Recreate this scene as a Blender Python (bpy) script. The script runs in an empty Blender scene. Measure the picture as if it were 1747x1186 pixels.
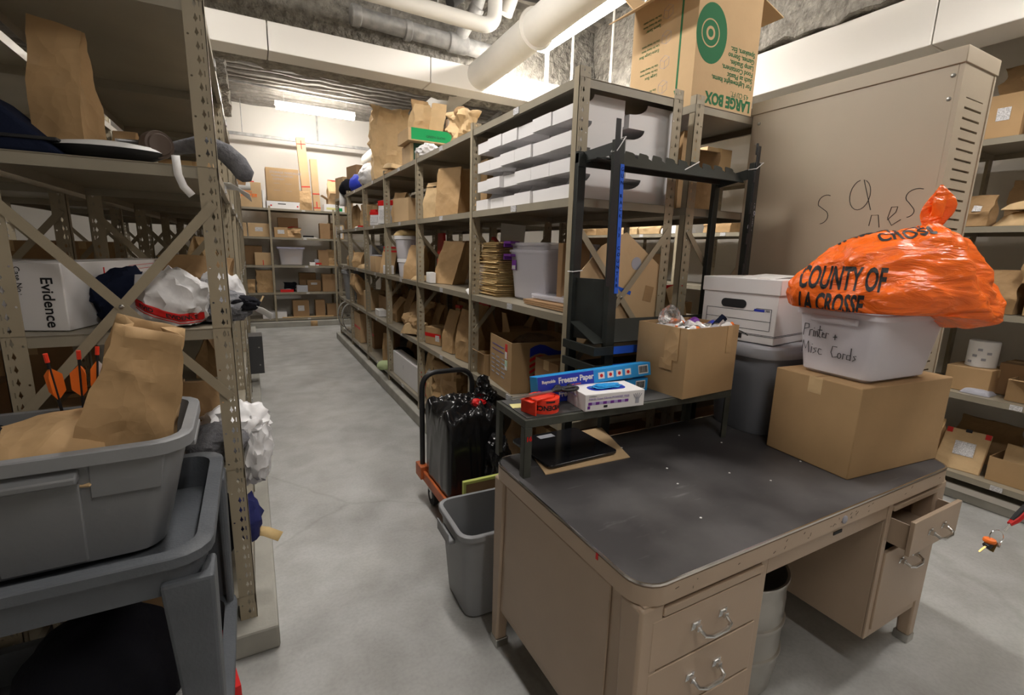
import bpy, bmesh, math, random
from mathutils import Vector, Matrix, noise
PI = math.pi
# ------------------------------------------------------------------ camera, world, exposure
S = bpy.context.scene
cam_d = bpy.data.cameras.new('camera'); cam = bpy.data.objects.new('camera', cam_d)
S.collection.objects.link(cam); S.camera = cam
cam_d.sensor_width = 36.0; cam_d.sensor_fit = 'HORIZONTAL'; cam_d.lens = 818.0 / 1747.0 * 36.0
cam_d.clip_start = 0.05; cam_d.clip_end = 60
R_ = Matrix(((0.88102908, 0.06958234, -0.46791673), (-0.47225074, 0.18727456, -0.86134051), (0.02769481, 0.97984006, 0.19785464)))
cam.matrix_world = Matrix.Translation((0, 0, 1.5)) @ R_.to_4x4()
wd = bpy.data.worlds.new('world'); S.world = wd; wd.use_nodes = True
wd.node_tree.nodes['Background'].inputs[0].default_value = (1.0, 0.95, 0.9, 1)
wd.node_tree.nodes['Background'].inputs[1].default_value = 0.05
S.view_settings.view_transform = 'Standard'; S.view_settings.look = 'None'
S.view_settings.gamma = 1.0; S.view_settings.use_curve_mapping = False
S.view_settings.exposure = 0.9
LAMP = 46.0          # fluorescent tube emission strength
# fluorescent fixtures: (x, y, z, length, axis, strength factor, seen)
LIGHTS = [(2.63, 3.98, 3.5, 1.22, 'y', 1.0), (1.15, 9.25, 3.72, 1.22, 'x', .95),
          (0.62, 2.5, 3.5, 1.22, 'y', 0.85), (0.55, -0.6, 3.45, 1.22, 'y', 0.42),
          (3.05, 0.25, 3.4, 1.22, 'x', 0.75), (0.6, 6.1, 3.66, 1.22, 'x', .55),
          (-1.85, 3.2, 3.5, 1.22, 'y', 0.9)]

# ------------------------------------------------------------------ materials
def mk(name, col, rough=0.6, metal=0.0, var=0.0, vscale=8.0, bump=0.0, bscale=40.0, spec=0.5, trans=0.0, alpha=1.0, coat=0.0, col2=None, detail=4.0, emit=None, sheen=0.0, ior=1.45):
    m = bpy.data.materials.new(name); m.use_nodes = True; nt = m.node_tree; N = nt.nodes; L = nt.links
    b = N['Principled BSDF']; I = b.inputs
    c = (col[0], col[1], col[2], 1)
    I['Base Color'].default_value = c; I['Roughness'].default_value = rough; I['Metallic'].default_value = metal
    I['Specular IOR Level'].default_value = spec; I['Transmission Weight'].default_value = trans; I['Alpha'].default_value = alpha
    I['Coat Weight'].default_value = coat; I['IOR'].default_value = ior; I['Sheen Weight'].default_value = sheen
    tc = N.new('ShaderNodeTexCoord')
    if var or col2:
        n = N.new('ShaderNodeTexNoise'); n.inputs['Scale'].default_value = vscale; n.inputs['Detail'].default_value = detail
        L.new(tc.outputs['Object'], n.inputs['Vector'])
        r = N.new('ShaderNodeValToRGB'); L.new(n.outputs['Fac'], r.inputs['Fac'])
        d = col2 if col2 else tuple(max(0, x * (1 - var)) for x in col)
        r.color_ramp.elements[0].position = 0.33; r.color_ramp.elements[1].position = 0.66
        r.color_ramp.elements[0].color = (d[0], d[1], d[2], 1); r.color_ramp.elements[1].color = c
        L.new(r.outputs['Color'], I['Base Color'])
    if bump:
        n2 = N.new('ShaderNodeTexNoise'); n2.inputs['Scale'].default_value = bscale; n2.inputs['Detail'].default_value = 5
        L.new(tc.outputs['Object'], n2.inputs['Vector'])
        bp = N.new('ShaderNodeBump'); bp.inputs['Strength'].default_value = bump; bp.inputs['Distance'].default_value = 0.01
        L.new(n2.outputs['Fac'], bp.inputs['Height']); L.new(bp.outputs['Normal'], I['Normal'])
    if emit:
        I['Emission Color'].default_value = (emit[0], emit[1], emit[2], 1); I['Emission Strength'].default_value = emit[3]
    return m
MT = {}
MT['rack'] = mk('tan_rack_paint', (0.36, 0.305, 0.215), 0.42, var=0.14, vscale=6, bump=0.04, bscale=90)
MT['rackdk'] = mk('tan_shelf_sheet', (0.31, 0.275, 0.21), 0.38, var=0.2, vscale=3, bump=0.03)
MT['card'] = mk('cardboard', (0.43, 0.275, 0.135), 0.85, var=0.12, vscale=5, bump=0.06, bscale=60)
MT['card2'] = mk('pale_cardboard', (0.55, 0.38, 0.21), 0.85, var=0.1, vscale=5, bump=0.06, bscale=60)
MT['card3'] = mk('brown_cardboard', (0.33, 0.20, 0.10), 0.88, var=0.12, vscale=5)
MT['cardin'] = mk('cardboard_inside', (0.38, 0.25, 0.13), 0.9, var=0.1)
MT['kraft'] = mk('kraft_paper', (0.47, 0.30, 0.145), 0.75, var=0.13, vscale=9, bump=0.12, bscale=18)
MT['kraft2'] = mk('kraft_paper_light', (0.60, 0.42, 0.225), 0.75, var=0.12, vscale=9, bump=0.12, bscale=18)
MT['kraft3'] = mk('kraft_paper_dark', (0.35, 0.215, 0.10), 0.78, var=0.15, vscale=9, bump=0.12, bscale=18)
MT['manila'] = mk('manila_paper', (0.62, 0.44, 0.2), 0.75, var=0.15, vscale=12)
MT['white'] = mk('white_card', (0.78, 0.76, 0.76), 0.6, var=0.04, vscale=3)
MT['paperw'] = mk('white_paper', (0.82, 0.81, 0.8), 0.7)
MT['red'] = mk('red_tape', (0.62, 0.012, 0.012), 0.4)
MT['orangered'] = mk('orange_red_plastic', (0.85, 0.05, 0.02), 0.35)
MT['black'] = mk('black_ink', (0.012, 0.012, 0.014), 0.6)
MT['blackp'] = mk('black_plastic', (0.018, 0.018, 0.02), 0.4)
MT['blackbag'] = mk('black_garbage_film', (0.01, 0.01, 0.011), 0.22, spec=0.6)
MT['blackcloth'] = mk('black_cloth', (0.012, 0.012, 0.016), 0.95, bump=0.3, bscale=60, spec=0.1)
MT['navy'] = mk('navy_cloth', (0.012, 0.016, 0.035), 0.95, bump=0.3, bscale=60, spec=0.1)
MT['greycloth'] = mk('grey_knit', (0.2, 0.2, 0.215), 0.95, var=0.3, vscale=40, bump=0.5, bscale=120, spec=0.1)
MT['whitefilm'] = mk('white_plastic_film', (0.72, 0.71, 0.72), 0.35, bump=0.25, bscale=14)
MT['steel'] = mk('brushed_steel', (0.56, 0.55, 0.52), 0.33, 1.0, var=0.25, vscale=7, bump=0.1, bscale=30)
MT['keg'] = mk('keg_steel', (0.62, 0.60, 0.56), 0.30, 0.9, var=0.22, vscale=5, bump=0.03, bscale=60)
MT['chrome'] = mk('chrome', (0.75, 0.75, 0.75), 0.16, 1.0)
MT['tote'] = mk('grey_tote_plastic', (0.235, 0.24, 0.25), 0.5, var=0.12, vscale=4, bump=0.05, bscale=60)
MT['bin'] = mk('grey_bin_plastic', (0.27, 0.275, 0.285), 0.45, var=0.1, vscale=4)
MT['cart'] = mk('grey_cart_plastic', (0.105, 0.115, 0.13), 0.55, var=0.25, vscale=7, bump=0.15, bscale=120)
MT['can'] = mk('grey_can_plastic', (0.22, 0.23, 0.26), 0.45, var=0.1, vscale=3)
MT['canlid'] = mk('grey_can_lid', (0.42, 0.43, 0.47), 0.45, var=0.1, vscale=3)
MT['desk'] = mk('desk_paint', (0.46, 0.35, 0.255), 0.38, var=0.07, vscale=5, bump=0.03, bscale=70)
MT['cab'] = mk('cabinet_paint', (0.42, 0.35, 0.26), 0.45, var=0.06, vscale=2, bump=0.03, bscale=70)
MT['gun'] = mk('dark_green_grey_paint', (0.024, 0.027, 0.024), 0.42, var=0.3, vscale=12, spec=0.5)
MT['riser'] = mk('riser_paint', (0.065, 0.068, 0.055), 0.45, var=0.35, vscale=14, spec=0.5)
MT['risertop'] = mk('riser_top_mat', (0.08, 0.08, 0.078), 0.6, var=0.3, vscale=8)
MT['bluetape'] = mk('blue_painter_tape', (0.02, 0.11, 0.62), 0.6)
MT['blue'] = mk('bright_blue_print', (0.02, 0.30, 0.72), 0.35)
MT['dkblue'] = mk('deep_blue_print', (0.02, 0.04, 0.42), 0.35)
MT['green'] = mk('green_print', (0.0, 0.30, 0.085), 0.5)
MT['dkgreen'] = mk('dark_green_card', (0.01, 0.06, 0.03), 0.5)
MT['inkgreen'] = mk('green_ink', (0.02, 0.14, 0.055), 0.8)
MT['purple'] = mk('purple_plastic', (0.16, 0.03, 0.30), 0.4)
MT['lilac'] = mk('lilac_print', (0.42, 0.34, 0.62), 0.5)
MT['greyprint'] = mk('grey_print', (0.35, 0.35, 0.4), 0.6)
MT['yellow'] = mk('yellow_green_foam', (0.55, 0.6, 0.16), 0.8)
MT['note'] = mk('yellow_note_paper', (0.72, 0.68, 0.3), 0.8)
MT['orange'] = mk('orange_metal', (0.55, 0.13, 0.035), 0.45, var=0.3, vscale=10)
MT['orangev'] = mk('orange_vane', (0.9, 0.19, 0.02), 0.5)
MT['rubber'] = mk('rubber', (0.02, 0.02, 0.02), 0.8)
MT['wall'] = mk('white_wall_paint', (0.8, 0.76, 0.7), 0.8, bump=0.04, bscale=60)
MT['beam'] = mk('white_soffit_paint', (0.86, 0.83, 0.78), 0.75, bump=0.02)
MT['pipe'] = mk('white_pipe_jacket', (0.72, 0.69, 0.63), 0.55, var=0.08, vscale=3, bump=0.1, bscale=20)
MT['pipegrey'] = mk('galvanised_pipe', (0.5, 0.49, 0.47), 0.5, 0.1, var=0.4, vscale=12)
MT['pipeblk'] = mk('black_insulation', (0.03, 0.028, 0.026), 0.8)
MT['kerb'] = mk('painted_concrete_kerb', (0.40, 0.385, 0.34), 0.8, var=0.2, vscale=5, bump=0.2, bscale=40)
MT['label'] = mk('printed_label', (0.7, 0.69, 0.7), 0.6, var=0.5, vscale=160, detail=2)
MT['teal'] = mk('pale_green_label', (0.45, 0.65, 0.52), 0.6)
MT['brass'] = mk('brass', (0.5, 0.36, 0.14), 0.35, 0.9)
MT['lens'] = mk('diffuser', (0.9, 0.9, 0.9), 0.5, emit=(1.0, 0.955, 0.90, LAMP))
MT['foil'] = mk('clear_plastic_sheet', (0.85, 0.85, 0.88), 0.12, trans=0.9, alpha=0.55, bump=0.3, bscale=15, ior=1.2)
MT['frost'] = mk('frosted_plastic', (0.88, 0.86, 0.92), 0.3, trans=0.25, alpha=0.38, ior=1.15)
MT['frost2'] = mk('milky_plastic', (0.88, 0.85, 0.90), 0.4, trans=0.1, alpha=0.66, ior=1.2)

def crumple(m, strength, scale, dist=0.01):
    """creased paper or film: distorted cell pattern drives the bump"""
    nt = m.node_tree; N = nt.nodes; L = nt.links; b = N['Principled BSDF']; tc = N.new('ShaderNodeTexCoord')
    n = N.new('ShaderNodeTexNoise'); n.inputs['Scale'].default_value = scale * .6; n.inputs['Detail'].default_value = 3; L.new(tc.outputs['Object'], n.inputs['Vector'])
    mx = N.new('ShaderNodeMixRGB'); mx.inputs[0].default_value = 0.10; L.new(tc.outputs['Object'], mx.inputs[1]); L.new(n.outputs['Color'], mx.inputs[2])
    v = N.new('ShaderNodeTexVoronoi'); v.inputs['Scale'].default_value = scale; L.new(mx.outputs[0], v.inputs['Vector'])
    v2 = N.new('ShaderNodeTexVoronoi'); v2.inputs['Scale'].default_value = scale * 2.3; L.new(mx.outputs[0], v2.inputs['Vector'])
    ad = N.new('ShaderNodeMath'); ad.operation = 'MULTIPLY_ADD'; L.new(v2.outputs['Distance'], ad.inputs[0]); ad.inputs[1].default_value = 0.35; L.new(v.outputs['Distance'], ad.inputs[2])
    bp = N.new('ShaderNodeBump'); bp.inputs['Strength'].default_value = strength; bp.inputs['Distance'].default_value = dist
    L.new(ad.outputs[0], bp.inputs['Height']); L.new(bp.outputs['Normal'], b.inputs['Normal'])
for _k in ('kraft', 'kraft2', 'kraft3'): crumple(MT[_k], 0.55, 9, 0.02)
MT['blackfilm'] = mk('black_film_smooth', (0.01, 0.01, 0.011), 0.2, bump=.15, bscale=6, spec=0.6); crumple(MT['blackbag'], 0.6, 13, 0.03); crumple(MT['whitefilm'], 0.35, 12, 0.02); crumple(MT['foil'], 0.8, 16, 0.02); crumple(MT['manila'], 0.3, 14, 0.01)
def orange_film():
    m = mk('orange_bag_film', (1.0, 0.165, 0.012), 0.24, spec=0.6); nt = m.node_tree; N = nt.nodes; L = nt.links; b = N['Principled BSDF']
    b.inputs['Transmission Weight'].default_value = 0.0
    b.inputs['Subsurface Weight'].default_value = 0.25; b.inputs['Subsurface Radius'].default_value = (0.05, 0.02, 0.01); b.inputs['Subsurface Scale'].default_value = 0.3
    tc = N.new('ShaderNodeTexCoord'); mp = N.new('ShaderNodeMapping'); mp.inputs['Scale'].default_value = (3, 14, 14)
    L.new(tc.outputs['Object'], mp.inputs[0]); n = N.new('ShaderNodeTexNoise'); n.inputs['Scale'].default_value = 1.3; n.inputs['Detail'].default_value = 5; n.inputs['Distortion'].default_value = 0.6
    L.new(mp.outputs[0], n.inputs[0]); bp = N.new('ShaderNodeBump'); bp.inputs['Strength'].default_value = 0.85; bp.inputs['Distance'].default_value = 0.025
    n.inputs['Distortion'].default_value = 1.4; L.new(n.outputs['Fac'], bp.inputs['Height']); L.new(bp.outputs['Normal'], b.inputs['Normal']); return m
MT['orangebag'] = orange_film()

def concrete():
    m = mk('concrete_floor', (0.4, 0.4, 0.39), 0.42); nt = m.node_tree; N = nt.nodes; L = nt.links; b = N['Principled BSDF']
    tc = N.new('ShaderNodeTexCoord')
    def nz(s, d, dist=0.0):
        n = N.new('ShaderNodeTexNoise'); n.inputs['Scale'].default_value = s; n.inputs['Detail'].default_value = d; n.inputs['Distortion'].default_value = dist
        L.new(tc.outputs['Object'], n.inputs['Vector']); return n.outputs['Fac']
    def ramp(f, p0, c0, p1, c1):
        r = N.new('ShaderNodeValToRGB'); e = r.color_ramp.elements; e[0].position = p0; e[0].color = (*c0, 1); e[1].position = p1; e[1].color = (*c1, 1); L.new(f, r.inputs[0]); return r.outputs[0]
    def mix(t, a, c, f=1.0):
        x = N.new('ShaderNodeMixRGB'); x.blend_type = t; x.inputs[0].default_value = f; L.new(a, x.inputs[1]); L.new(c, x.inputs[2]); return x.outputs[0]
    a = ramp(nz(1.3, 6, 0.5), 0.3, (0.37, 0.37, 0.36), 0.7, (0.51, 0.51, 0.495))
    c = ramp(nz(5.0, 8, 0.3), 0.35, (0.8, 0.79, 0.77), 0.65, (1, 1, 1))
    d = ramp(nz(70, 3), 0.3, (0.9, 0.9, 0.9), 0.6, (1, 1, 1))
    k = mix('MULTIPLY', mix('MULTIPLY', a, c), d)
    v = N.new('ShaderNodeTexVoronoi'); v.feature = 'DISTANCE_TO_EDGE'; v.inputs['Scale'].default_value = 0.3
    mp = N.new('ShaderNodeMixRGB'); mp.inputs[0].default_value = 0.12; n3 = N.new('ShaderNodeTexNoise'); n3.inputs['Scale'].default_value = 3.5; n3.inputs['Detail'].default_value = 6
    L.new(tc.outputs['Object'], n3.inputs['Vector']); L.new(tc.outputs['Object'], mp.inputs[1]); L.new(n3.outputs['Color'], mp.inputs[2]); L.new(mp.outputs[0], v.inputs['Vector'])
    cr = ramp(v.outputs['Distance'], 0.0, (0.87, 0.87, 0.85), 0.0014, (1, 1, 1))
    k = mix('MULTIPLY', k, cr)
    L.new(k, b.inputs['Base Color'])
    rr = ramp(nz(2.2, 5), 0.3, (0.32, 0.32, 0.32), 0.7, (0.55, 0.55, 0.55)); L.new(rr, b.inputs['Roughness'])
    bp = N.new('ShaderNodeBump'); bp.inputs['Strength'].default_value = 0.08; bp.inputs['Distance'].default_value = 0.01; L.new(nz(30, 6), bp.inputs['Height']); L.new(bp.outputs[0], b.inputs['Normal'])
    return m
MT['floor'] = concrete()
MT['spray'] = mk('sprayed_fireproofing', (0.40, 0.37, 0.32), 0.95, var=0.45, vscale=14, bump=1.0, bscale=22)
MT['spray'].node_tree.nodes['Bump'].inputs['Distance'].default_value = 0.06
MT['deck'] = mk('sprayed_deck', (0.30, 0.275, 0.24), 0.85, var=0.35, vscale=9, bump=0.5, bscale=24)
MT['deck'].node_tree.nodes['Bump'].inputs['Distance'].default_value = 0.02

def desktop_mat():
    m = mk('desk_linoleum', (0.05, 0.047, 0.05), 0.48, spec=0.5); nt = m.node_tree; N = nt.nodes; L = nt.links; b = N['Principled BSDF']
    tc = N.new('ShaderNodeTexCoord')
    def nz(s, d, sc=(1, 1, 1)):
        mp = N.new('ShaderNodeMapping'); mp.inputs['Scale'].default_value = sc; L.new(tc.outputs['Object'], mp.inputs[0])
        n = N.new('ShaderNodeTexNoise'); n.inputs['Scale'].default_value = s; n.inputs['Detail'].default_value = d; L.new(mp.outputs[0], n.inputs['Vector']); return n.outputs['Fac']
    r = N.new('ShaderNodeValToRGB'); e = r.color_ramp.elements; e[0].position = 0.42; e[0].color = (0.043, 0.04, 0.042, 1); e[1].position = 0.85; e[1].color = (0.13, 0.125, 0.125, 1)
    L.new(nz(3.2, 8), r.inputs[0])
    r2 = N.new('ShaderNodeValToRGB'); e = r2.color_ramp.elements; e[0].position = 0.66; e[0].color = (0, 0, 0, 1); e[1].position = 0.8; e[1].color = (0.12, 0.12, 0.12, 1)
    L.new(nz(7, 6, (1, 5, 1)), r2.inputs[0])
    x = N.new('ShaderNodeMixRGB'); x.blend_type = 'ADD'; x.inputs[0].default_value = 0.6; L.new(r.outputs[0], x.inputs[1]); L.new(r2.outputs[0], x.inputs[2]); L.new(x.outputs[0], b.inputs['Base Color'])
    return m
MT['lino'] = desktop_mat()

def perforated():
    m = mk('perforated_post_paint', (0.36, 0.305, 0.215), 0.42, var=0.1, vscale=6); nt = m.node_tree; N = nt.nodes; L = nt.links; b = N['Principled BSDF']
    uv = N.new('ShaderNodeUVMap'); sp = N.new('ShaderNodeSeparateXYZ'); L.new(uv.outputs[0], sp.inputs[0])
    def M(op, a, c=None):
        n = N.new('ShaderNodeMath'); n.operation = op
        for i, q in enumerate((a, c)):
            if q is None: continue
            if isinstance(q, (int, float)): n.inputs[i].default_value = q
            else: L.new(q, n.inputs[i])
        return n.outputs[0]
    def cell(p, off=0.0): return M('MULTIPLY', M('SUBTRACT', M('FRACT', M('DIVIDE', M('ADD', sp.outputs[1], off), p)), 0.5), p)
    P = 0.0381; v = cell(P); u = sp.outputs[0]
    def ell(u0, a, vv, c, dv=0.0): return M('LESS_THAN', M('ADD', M('POWER', M('ABSOLUTE', M('DIVIDE', M('SUBTRACT', u, u0), a)), 2.0), M('POWER', M('ABSOLUTE', M('DIVIDE', M('ADD', vv, dv), c)), 2.0)), 1.0)
    def dia(u0, a, vv, c): return M('LESS_THAN', M('ADD', M('ABSOLUTE', M('DIVIDE', M('SUBTRACT', u, u0), a)), M('ABSOLUTE', M('DIVIDE', vv, c))), 1.0)
    def rec(u0, a, vv, c): return M('LESS_THAN', M('MAXIMUM', M('ABSOLUTE', M('DIVIDE', M('SUBTRACT', u, u0), a)), M('ABSOLUTE', M('DIVIDE', vv, c))), 1.0)
    h = M('MAXIMUM', ell(0.024, 0.0052, v, 0.0052, 0.002), dia(0.024, 0.0042, v, 0.0135))
    h = M('MAXIMUM', h, rec(0.0125, 0.0014, v, 0.0085))
    h = M('MAXIMUM', h, ell(0.047, 0.0032, cell(P * 3, 0.01), 0.0032))
    tr = N.new('ShaderNodeBsdfTransparent'); mx = N.new('ShaderNodeMixShader'); L.new(h, mx.inputs[0]); L.new(b.outputs[0], mx.inputs[1]); L.new(tr.outputs[0], mx.inputs[2])
    L.new(mx.outputs[0], N['Material Output'].inputs[0]); return m
MT['perf'] = perforated()

# ------------------------------------------------------------------ geometry helpers
class G:
    def __init__(s): s.v = []; s.f = []; s.m = []; s.uv = None
    def add(s, vs, fs, mi=0):
        o = len(s.v); s.v += [tuple(p) for p in vs]; s.f += [tuple(i + o for i in f) for f in fs]; s.m += [mi] * len(fs); return s
    def box(s, x0, y0, z0, x1, y1, z1, mi=0):
        return s.add([(x0, y0, z0), (x1, y0, z0), (x1, y1, z0), (x0, y1, z0), (x0, y0, z1), (x1, y0, z1), (x1, y1, z1), (x0, y1, z1)],
                     [(0, 3, 2, 1), (4, 5, 6, 7), (0, 1, 5, 4), (1, 2, 6, 5), (2, 3, 7, 6), (3, 0, 4, 7)], mi)
    def hexa(s, b, t, mi=0):   # 4 bottom points, 4 top points (counter-clockwise from above)
        return s.add(list(b) + list(t), [(0, 3, 2, 1), (4, 5, 6, 7), (0, 1, 5, 4), (1, 2, 6, 5), (2, 3, 7, 6), (3, 0, 4, 7)], mi)
    def obox(s, c, sz, rot=None, mi=0):
        M = Matrix.Translation(c) @ (rot.to_4x4() if rot else Matrix.Identity(4)); x, y, z = (q / 2 for q in sz)
        vs = [M @ Vector(p) for p in ((-x, -y, -z), (x, -y, -z), (x, y, -z), (-x, y, -z), (-x, -y, z), (x, -y, z), (x, y, z), (-x, y, z))]
        return s.add(vs, [(0, 3, 2, 1), (4, 5, 6, 7), (0, 1, 5, 4), (1, 2, 6, 5), (2, 3, 7, 6), (3, 0, 4, 7)], mi)
    def bar(s, a, b, w, t, up=(0, 0, 1), mi=0):   # flat bar a->b, w across, t thick along 'up' complement
        a = Vector(a); b = Vector(b); d = b - a; L = d.length; d.normalize(); n = Vector(up); wv = d.cross(n).normalized(); n = wv.cross(d).normalized()
        R = Matrix((d, wv, n)).transposed(); return s.obox((a + b) / 2, (L, w, t), R, mi)
    def tube(s, pts, r, n=8, mi=0, closed=False):
        P = [Vector(p) for p in pts]; k = len(P); rs = r if isinstance(r, (list, tuple)) else [r] * k; vs = []; fs = []
        prev = None
        for i in range(k):
            if closed: d = P[(i + 1) % k] - P[i - 1]
            else: d = P[min(i + 1, k - 1)] - P[max(i - 1, 0)]
            d.normalize()
            if prev is None:
                q = Vector((0, 0, 1)) if abs(d.z) < 0.9 else Vector((1, 0, 0)); a = d.cross(q).normalized()
            else: a = (prev - d * prev.dot(d)).normalized()
            prev = a; b = d.cross(a)
            for j in range(n): t = 2 * PI * j / n; vs.append(P[i] + (a * math.cos(t) + b * math.sin(t)) * rs[i])
        for i in range(k if closed else k - 1):
            for j in range(n): i2 = (i + 1) % k; fs.append((i * n + j, i * n + (j + 1) % n, i2 * n + (j + 1) % n, i2 * n + j))
        if not closed: fs += [tuple(range(n - 1, -1, -1)), tuple((k - 1) * n + j for j in range(n))]
        return s.add(vs, fs, mi)
    def lathe(s, prof, n=32, c=(0, 0, 0), e=2.0, sx=1.0, sy=1.0, mi=0, cap0=True, cap1=True):
        vs = []; fs = []; k = len(prof)
        for (r, z) in prof:
            for j in range(n):
                t = 2 * PI * j / n; ct, st = math.cos(t), math.sin(t); q = (abs(ct) ** e + abs(st) ** e) ** (-1 / e)
                vs.append((c[0] + r * q * ct * sx, c[1] + r * q * st * sy, c[2] + z))
        for i in range(k - 1):
            for j in range(n): fs.append((i * n + j, i * n + (j + 1) % n, (i + 1) * n + (j + 1) % n, (i + 1) * n + j))
        if cap0: fs.append(tuple(range(n - 1, -1, -1)))
        if cap1: fs.append(tuple((k - 1) * n + j for j in range(n)))
        return s.add(vs, fs, mi)
    def prism(s, pts, ax, a0, a1, mi=0):  # 2-D outline extruded along axis ax ('x','y','z')
        def P(p, a): return {'x': (a, p[0], p[1]), 'y': (p[0], a, p[1]), 'z': (p[0], p[1], a)}[ax]
        n = len(pts); vs = [P(p, a0) for p in pts] + [P(p, a1) for p in pts]
        return s.add(vs, [tuple(range(n - 1, -1, -1)), tuple(range(n, 2 * n))] + [(i, (i + 1) % n, n + (i + 1) % n, n + i) for i in range(n)], mi)
    def grid(s, fn, nu, nv, mi=0, wrap=False):
        vs = [fn(i / (nu if wrap else nu - 1) , j / (nv - 1)) for j in range(nv) for i in range(nu)]
        fs = [(j * nu + i, j * nu + (i + 1) % nu, (j + 1) * nu + (i + 1) % nu, (j + 1) * nu + i) for j in range(nv - 1) for i in range(nu if wrap else nu - 1)]
        return s.add(vs, fs, mi)
    def build(s, name, mats, parent=None, smooth=30, bevel=0.0, loc=(0, 0, 0), rz=0.0, fix=True, solid=0.0):
        me = bpy.data.meshes.new(name); me.from_pydata(s.v, [], s.f)
        mats = mats if isinstance(mats, (list, tuple)) else [mats]
        for q in mats: me.materials.append(MT[q] if isinstance(q, str) else q)
        for p, i in zip(me.polygons, s.m): p.material_index = i
        if s.uv:
            ul = me.uv_layers.new(name='UVMap')
            for l in me.loops: ul.data[l.index].uv = s.uv[l.vertex_index]
        if fix:
            bm = bmesh.new(); bm.from_mesh(me); bmesh.ops.recalc_face_normals(bm, faces=bm.faces); bm.to_mesh(me); bm.free()
        if smooth:
            for p in me.polygons: p.use_smooth = True
            me.set_sharp_from_angle(angle=math.radians(smooth))
        o = bpy.data.objects.new(name, me); S.collection.objects.link(o)
        if parent: o.parent = parent
        o.location = loc; o.rotation_euler = (0, 0, rz)
        if solid: q = o.modifiers.new('solid', 'SOLIDIFY'); q.thickness = solid; q.offset = 0
        if bevel: q = o.modifiers.new('bevel', 'BEVEL'); q.width = bevel; q.segments = 2; q.limit_method = 'ANGLE'; q.angle_limit = 0.7
        return o
def tag(o, label=None, cat=None, group=None, kind=None):
    if label: o['label'] = label
    if cat: o['category'] = cat
    if group: o['group'] = group
    if kind: o['kind'] = kind
    return o
def thing(name, label, cat, loc=(0, 0, 0), rz=0.0, group=None):
    o = bpy.data.objects.new(name, None); S.collection.objects.link(o); o.location = loc; o.rotation_euler = (0, 0, rz); o.empty_display_size = 0.05
    return tag(o, label, cat, group)
def clone(src, parent=None):
    c = src.copy(); S.collection.objects.link(c); c.parent = parent
    for ch in [o for o in src.children]: clone(ch, c)
    return c
def struct(o): o['kind'] = 'structure'; return o
_fc = {}
def text(s, size, mat, parent, o, r, u, name='lettering', ext=0.0004, sx=1.0, align='LEFT', label=None, bold=0.0, shear=0.0):
    cu = bpy.data.curves.new('t', 'FONT'); cu.body = s; cu.size = size; cu.extrude = ext; cu.align_x = align; cu.offset = bold; cu.shear = shear; cu.space_line = 0.9
    cu.resolution_u = 3
    t = bpy.data.objects.new('t', cu); S.collection.objects.link(t)
    me = bpy.data.meshes.new_from_object(t); bpy.data.objects.remove(t); bpy.data.curves.remove(cu)
    me.materials.clear(); me.materials.append(MT[mat]); me.name = name
    ob = bpy.data.objects.new(name, me); S.collection.objects.link(ob); ob.parent = parent
    r = Vector(r).normalized(); u = Vector(u); u = (u - r * u.dot(r)).normalized(); n = r.cross(u)
    M = Matrix((r * sx, u, n)).transposed().to_4x4(); M.translation = Vector(o) + n * ext; ob.matrix_local = M
    if label: ob['label'] = label
    return ob
def strokes(lines, o, r, u, rad, mat, parent, name, sc=1.0):
    g = G(); r = Vector(r).normalized(); u = Vector(u).normalized(); o = Vector(o)
    for ln in lines: g.tube([o + r * p[0] * sc + u * p[1] * sc for p in ln], rad, 5)
    return g.build(name, mat, parent, smooth=0)
def arc(cx, cy, rx, ry, a0, a1, n=10): return [(cx + rx * math.cos(math.radians(a0 + (a1 - a0) * i / n)), cy + ry * math.sin(math.radians(a0 + (a1 - a0) * i / n))) for i in range(n + 1)]
def NV(p, f, seed, amp): return noise.noise_vector(Vector(p) * f + Vector((seed * 7.31, seed * 3.17, seed * 1.93))) * amp
def rrect(x0, y0, x1, y1, r, n=5):
    out = []
    for cx, cy, a in ((x1 - r, y0 + r, -90), (x1 - r, y1 - r, 0), (x0 + r, y1 - r, 90), (x0 + r, y0 + r, 180)):
        out += arc(cx, cy, r, r, a, a + 90, n)
    return out

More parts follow.
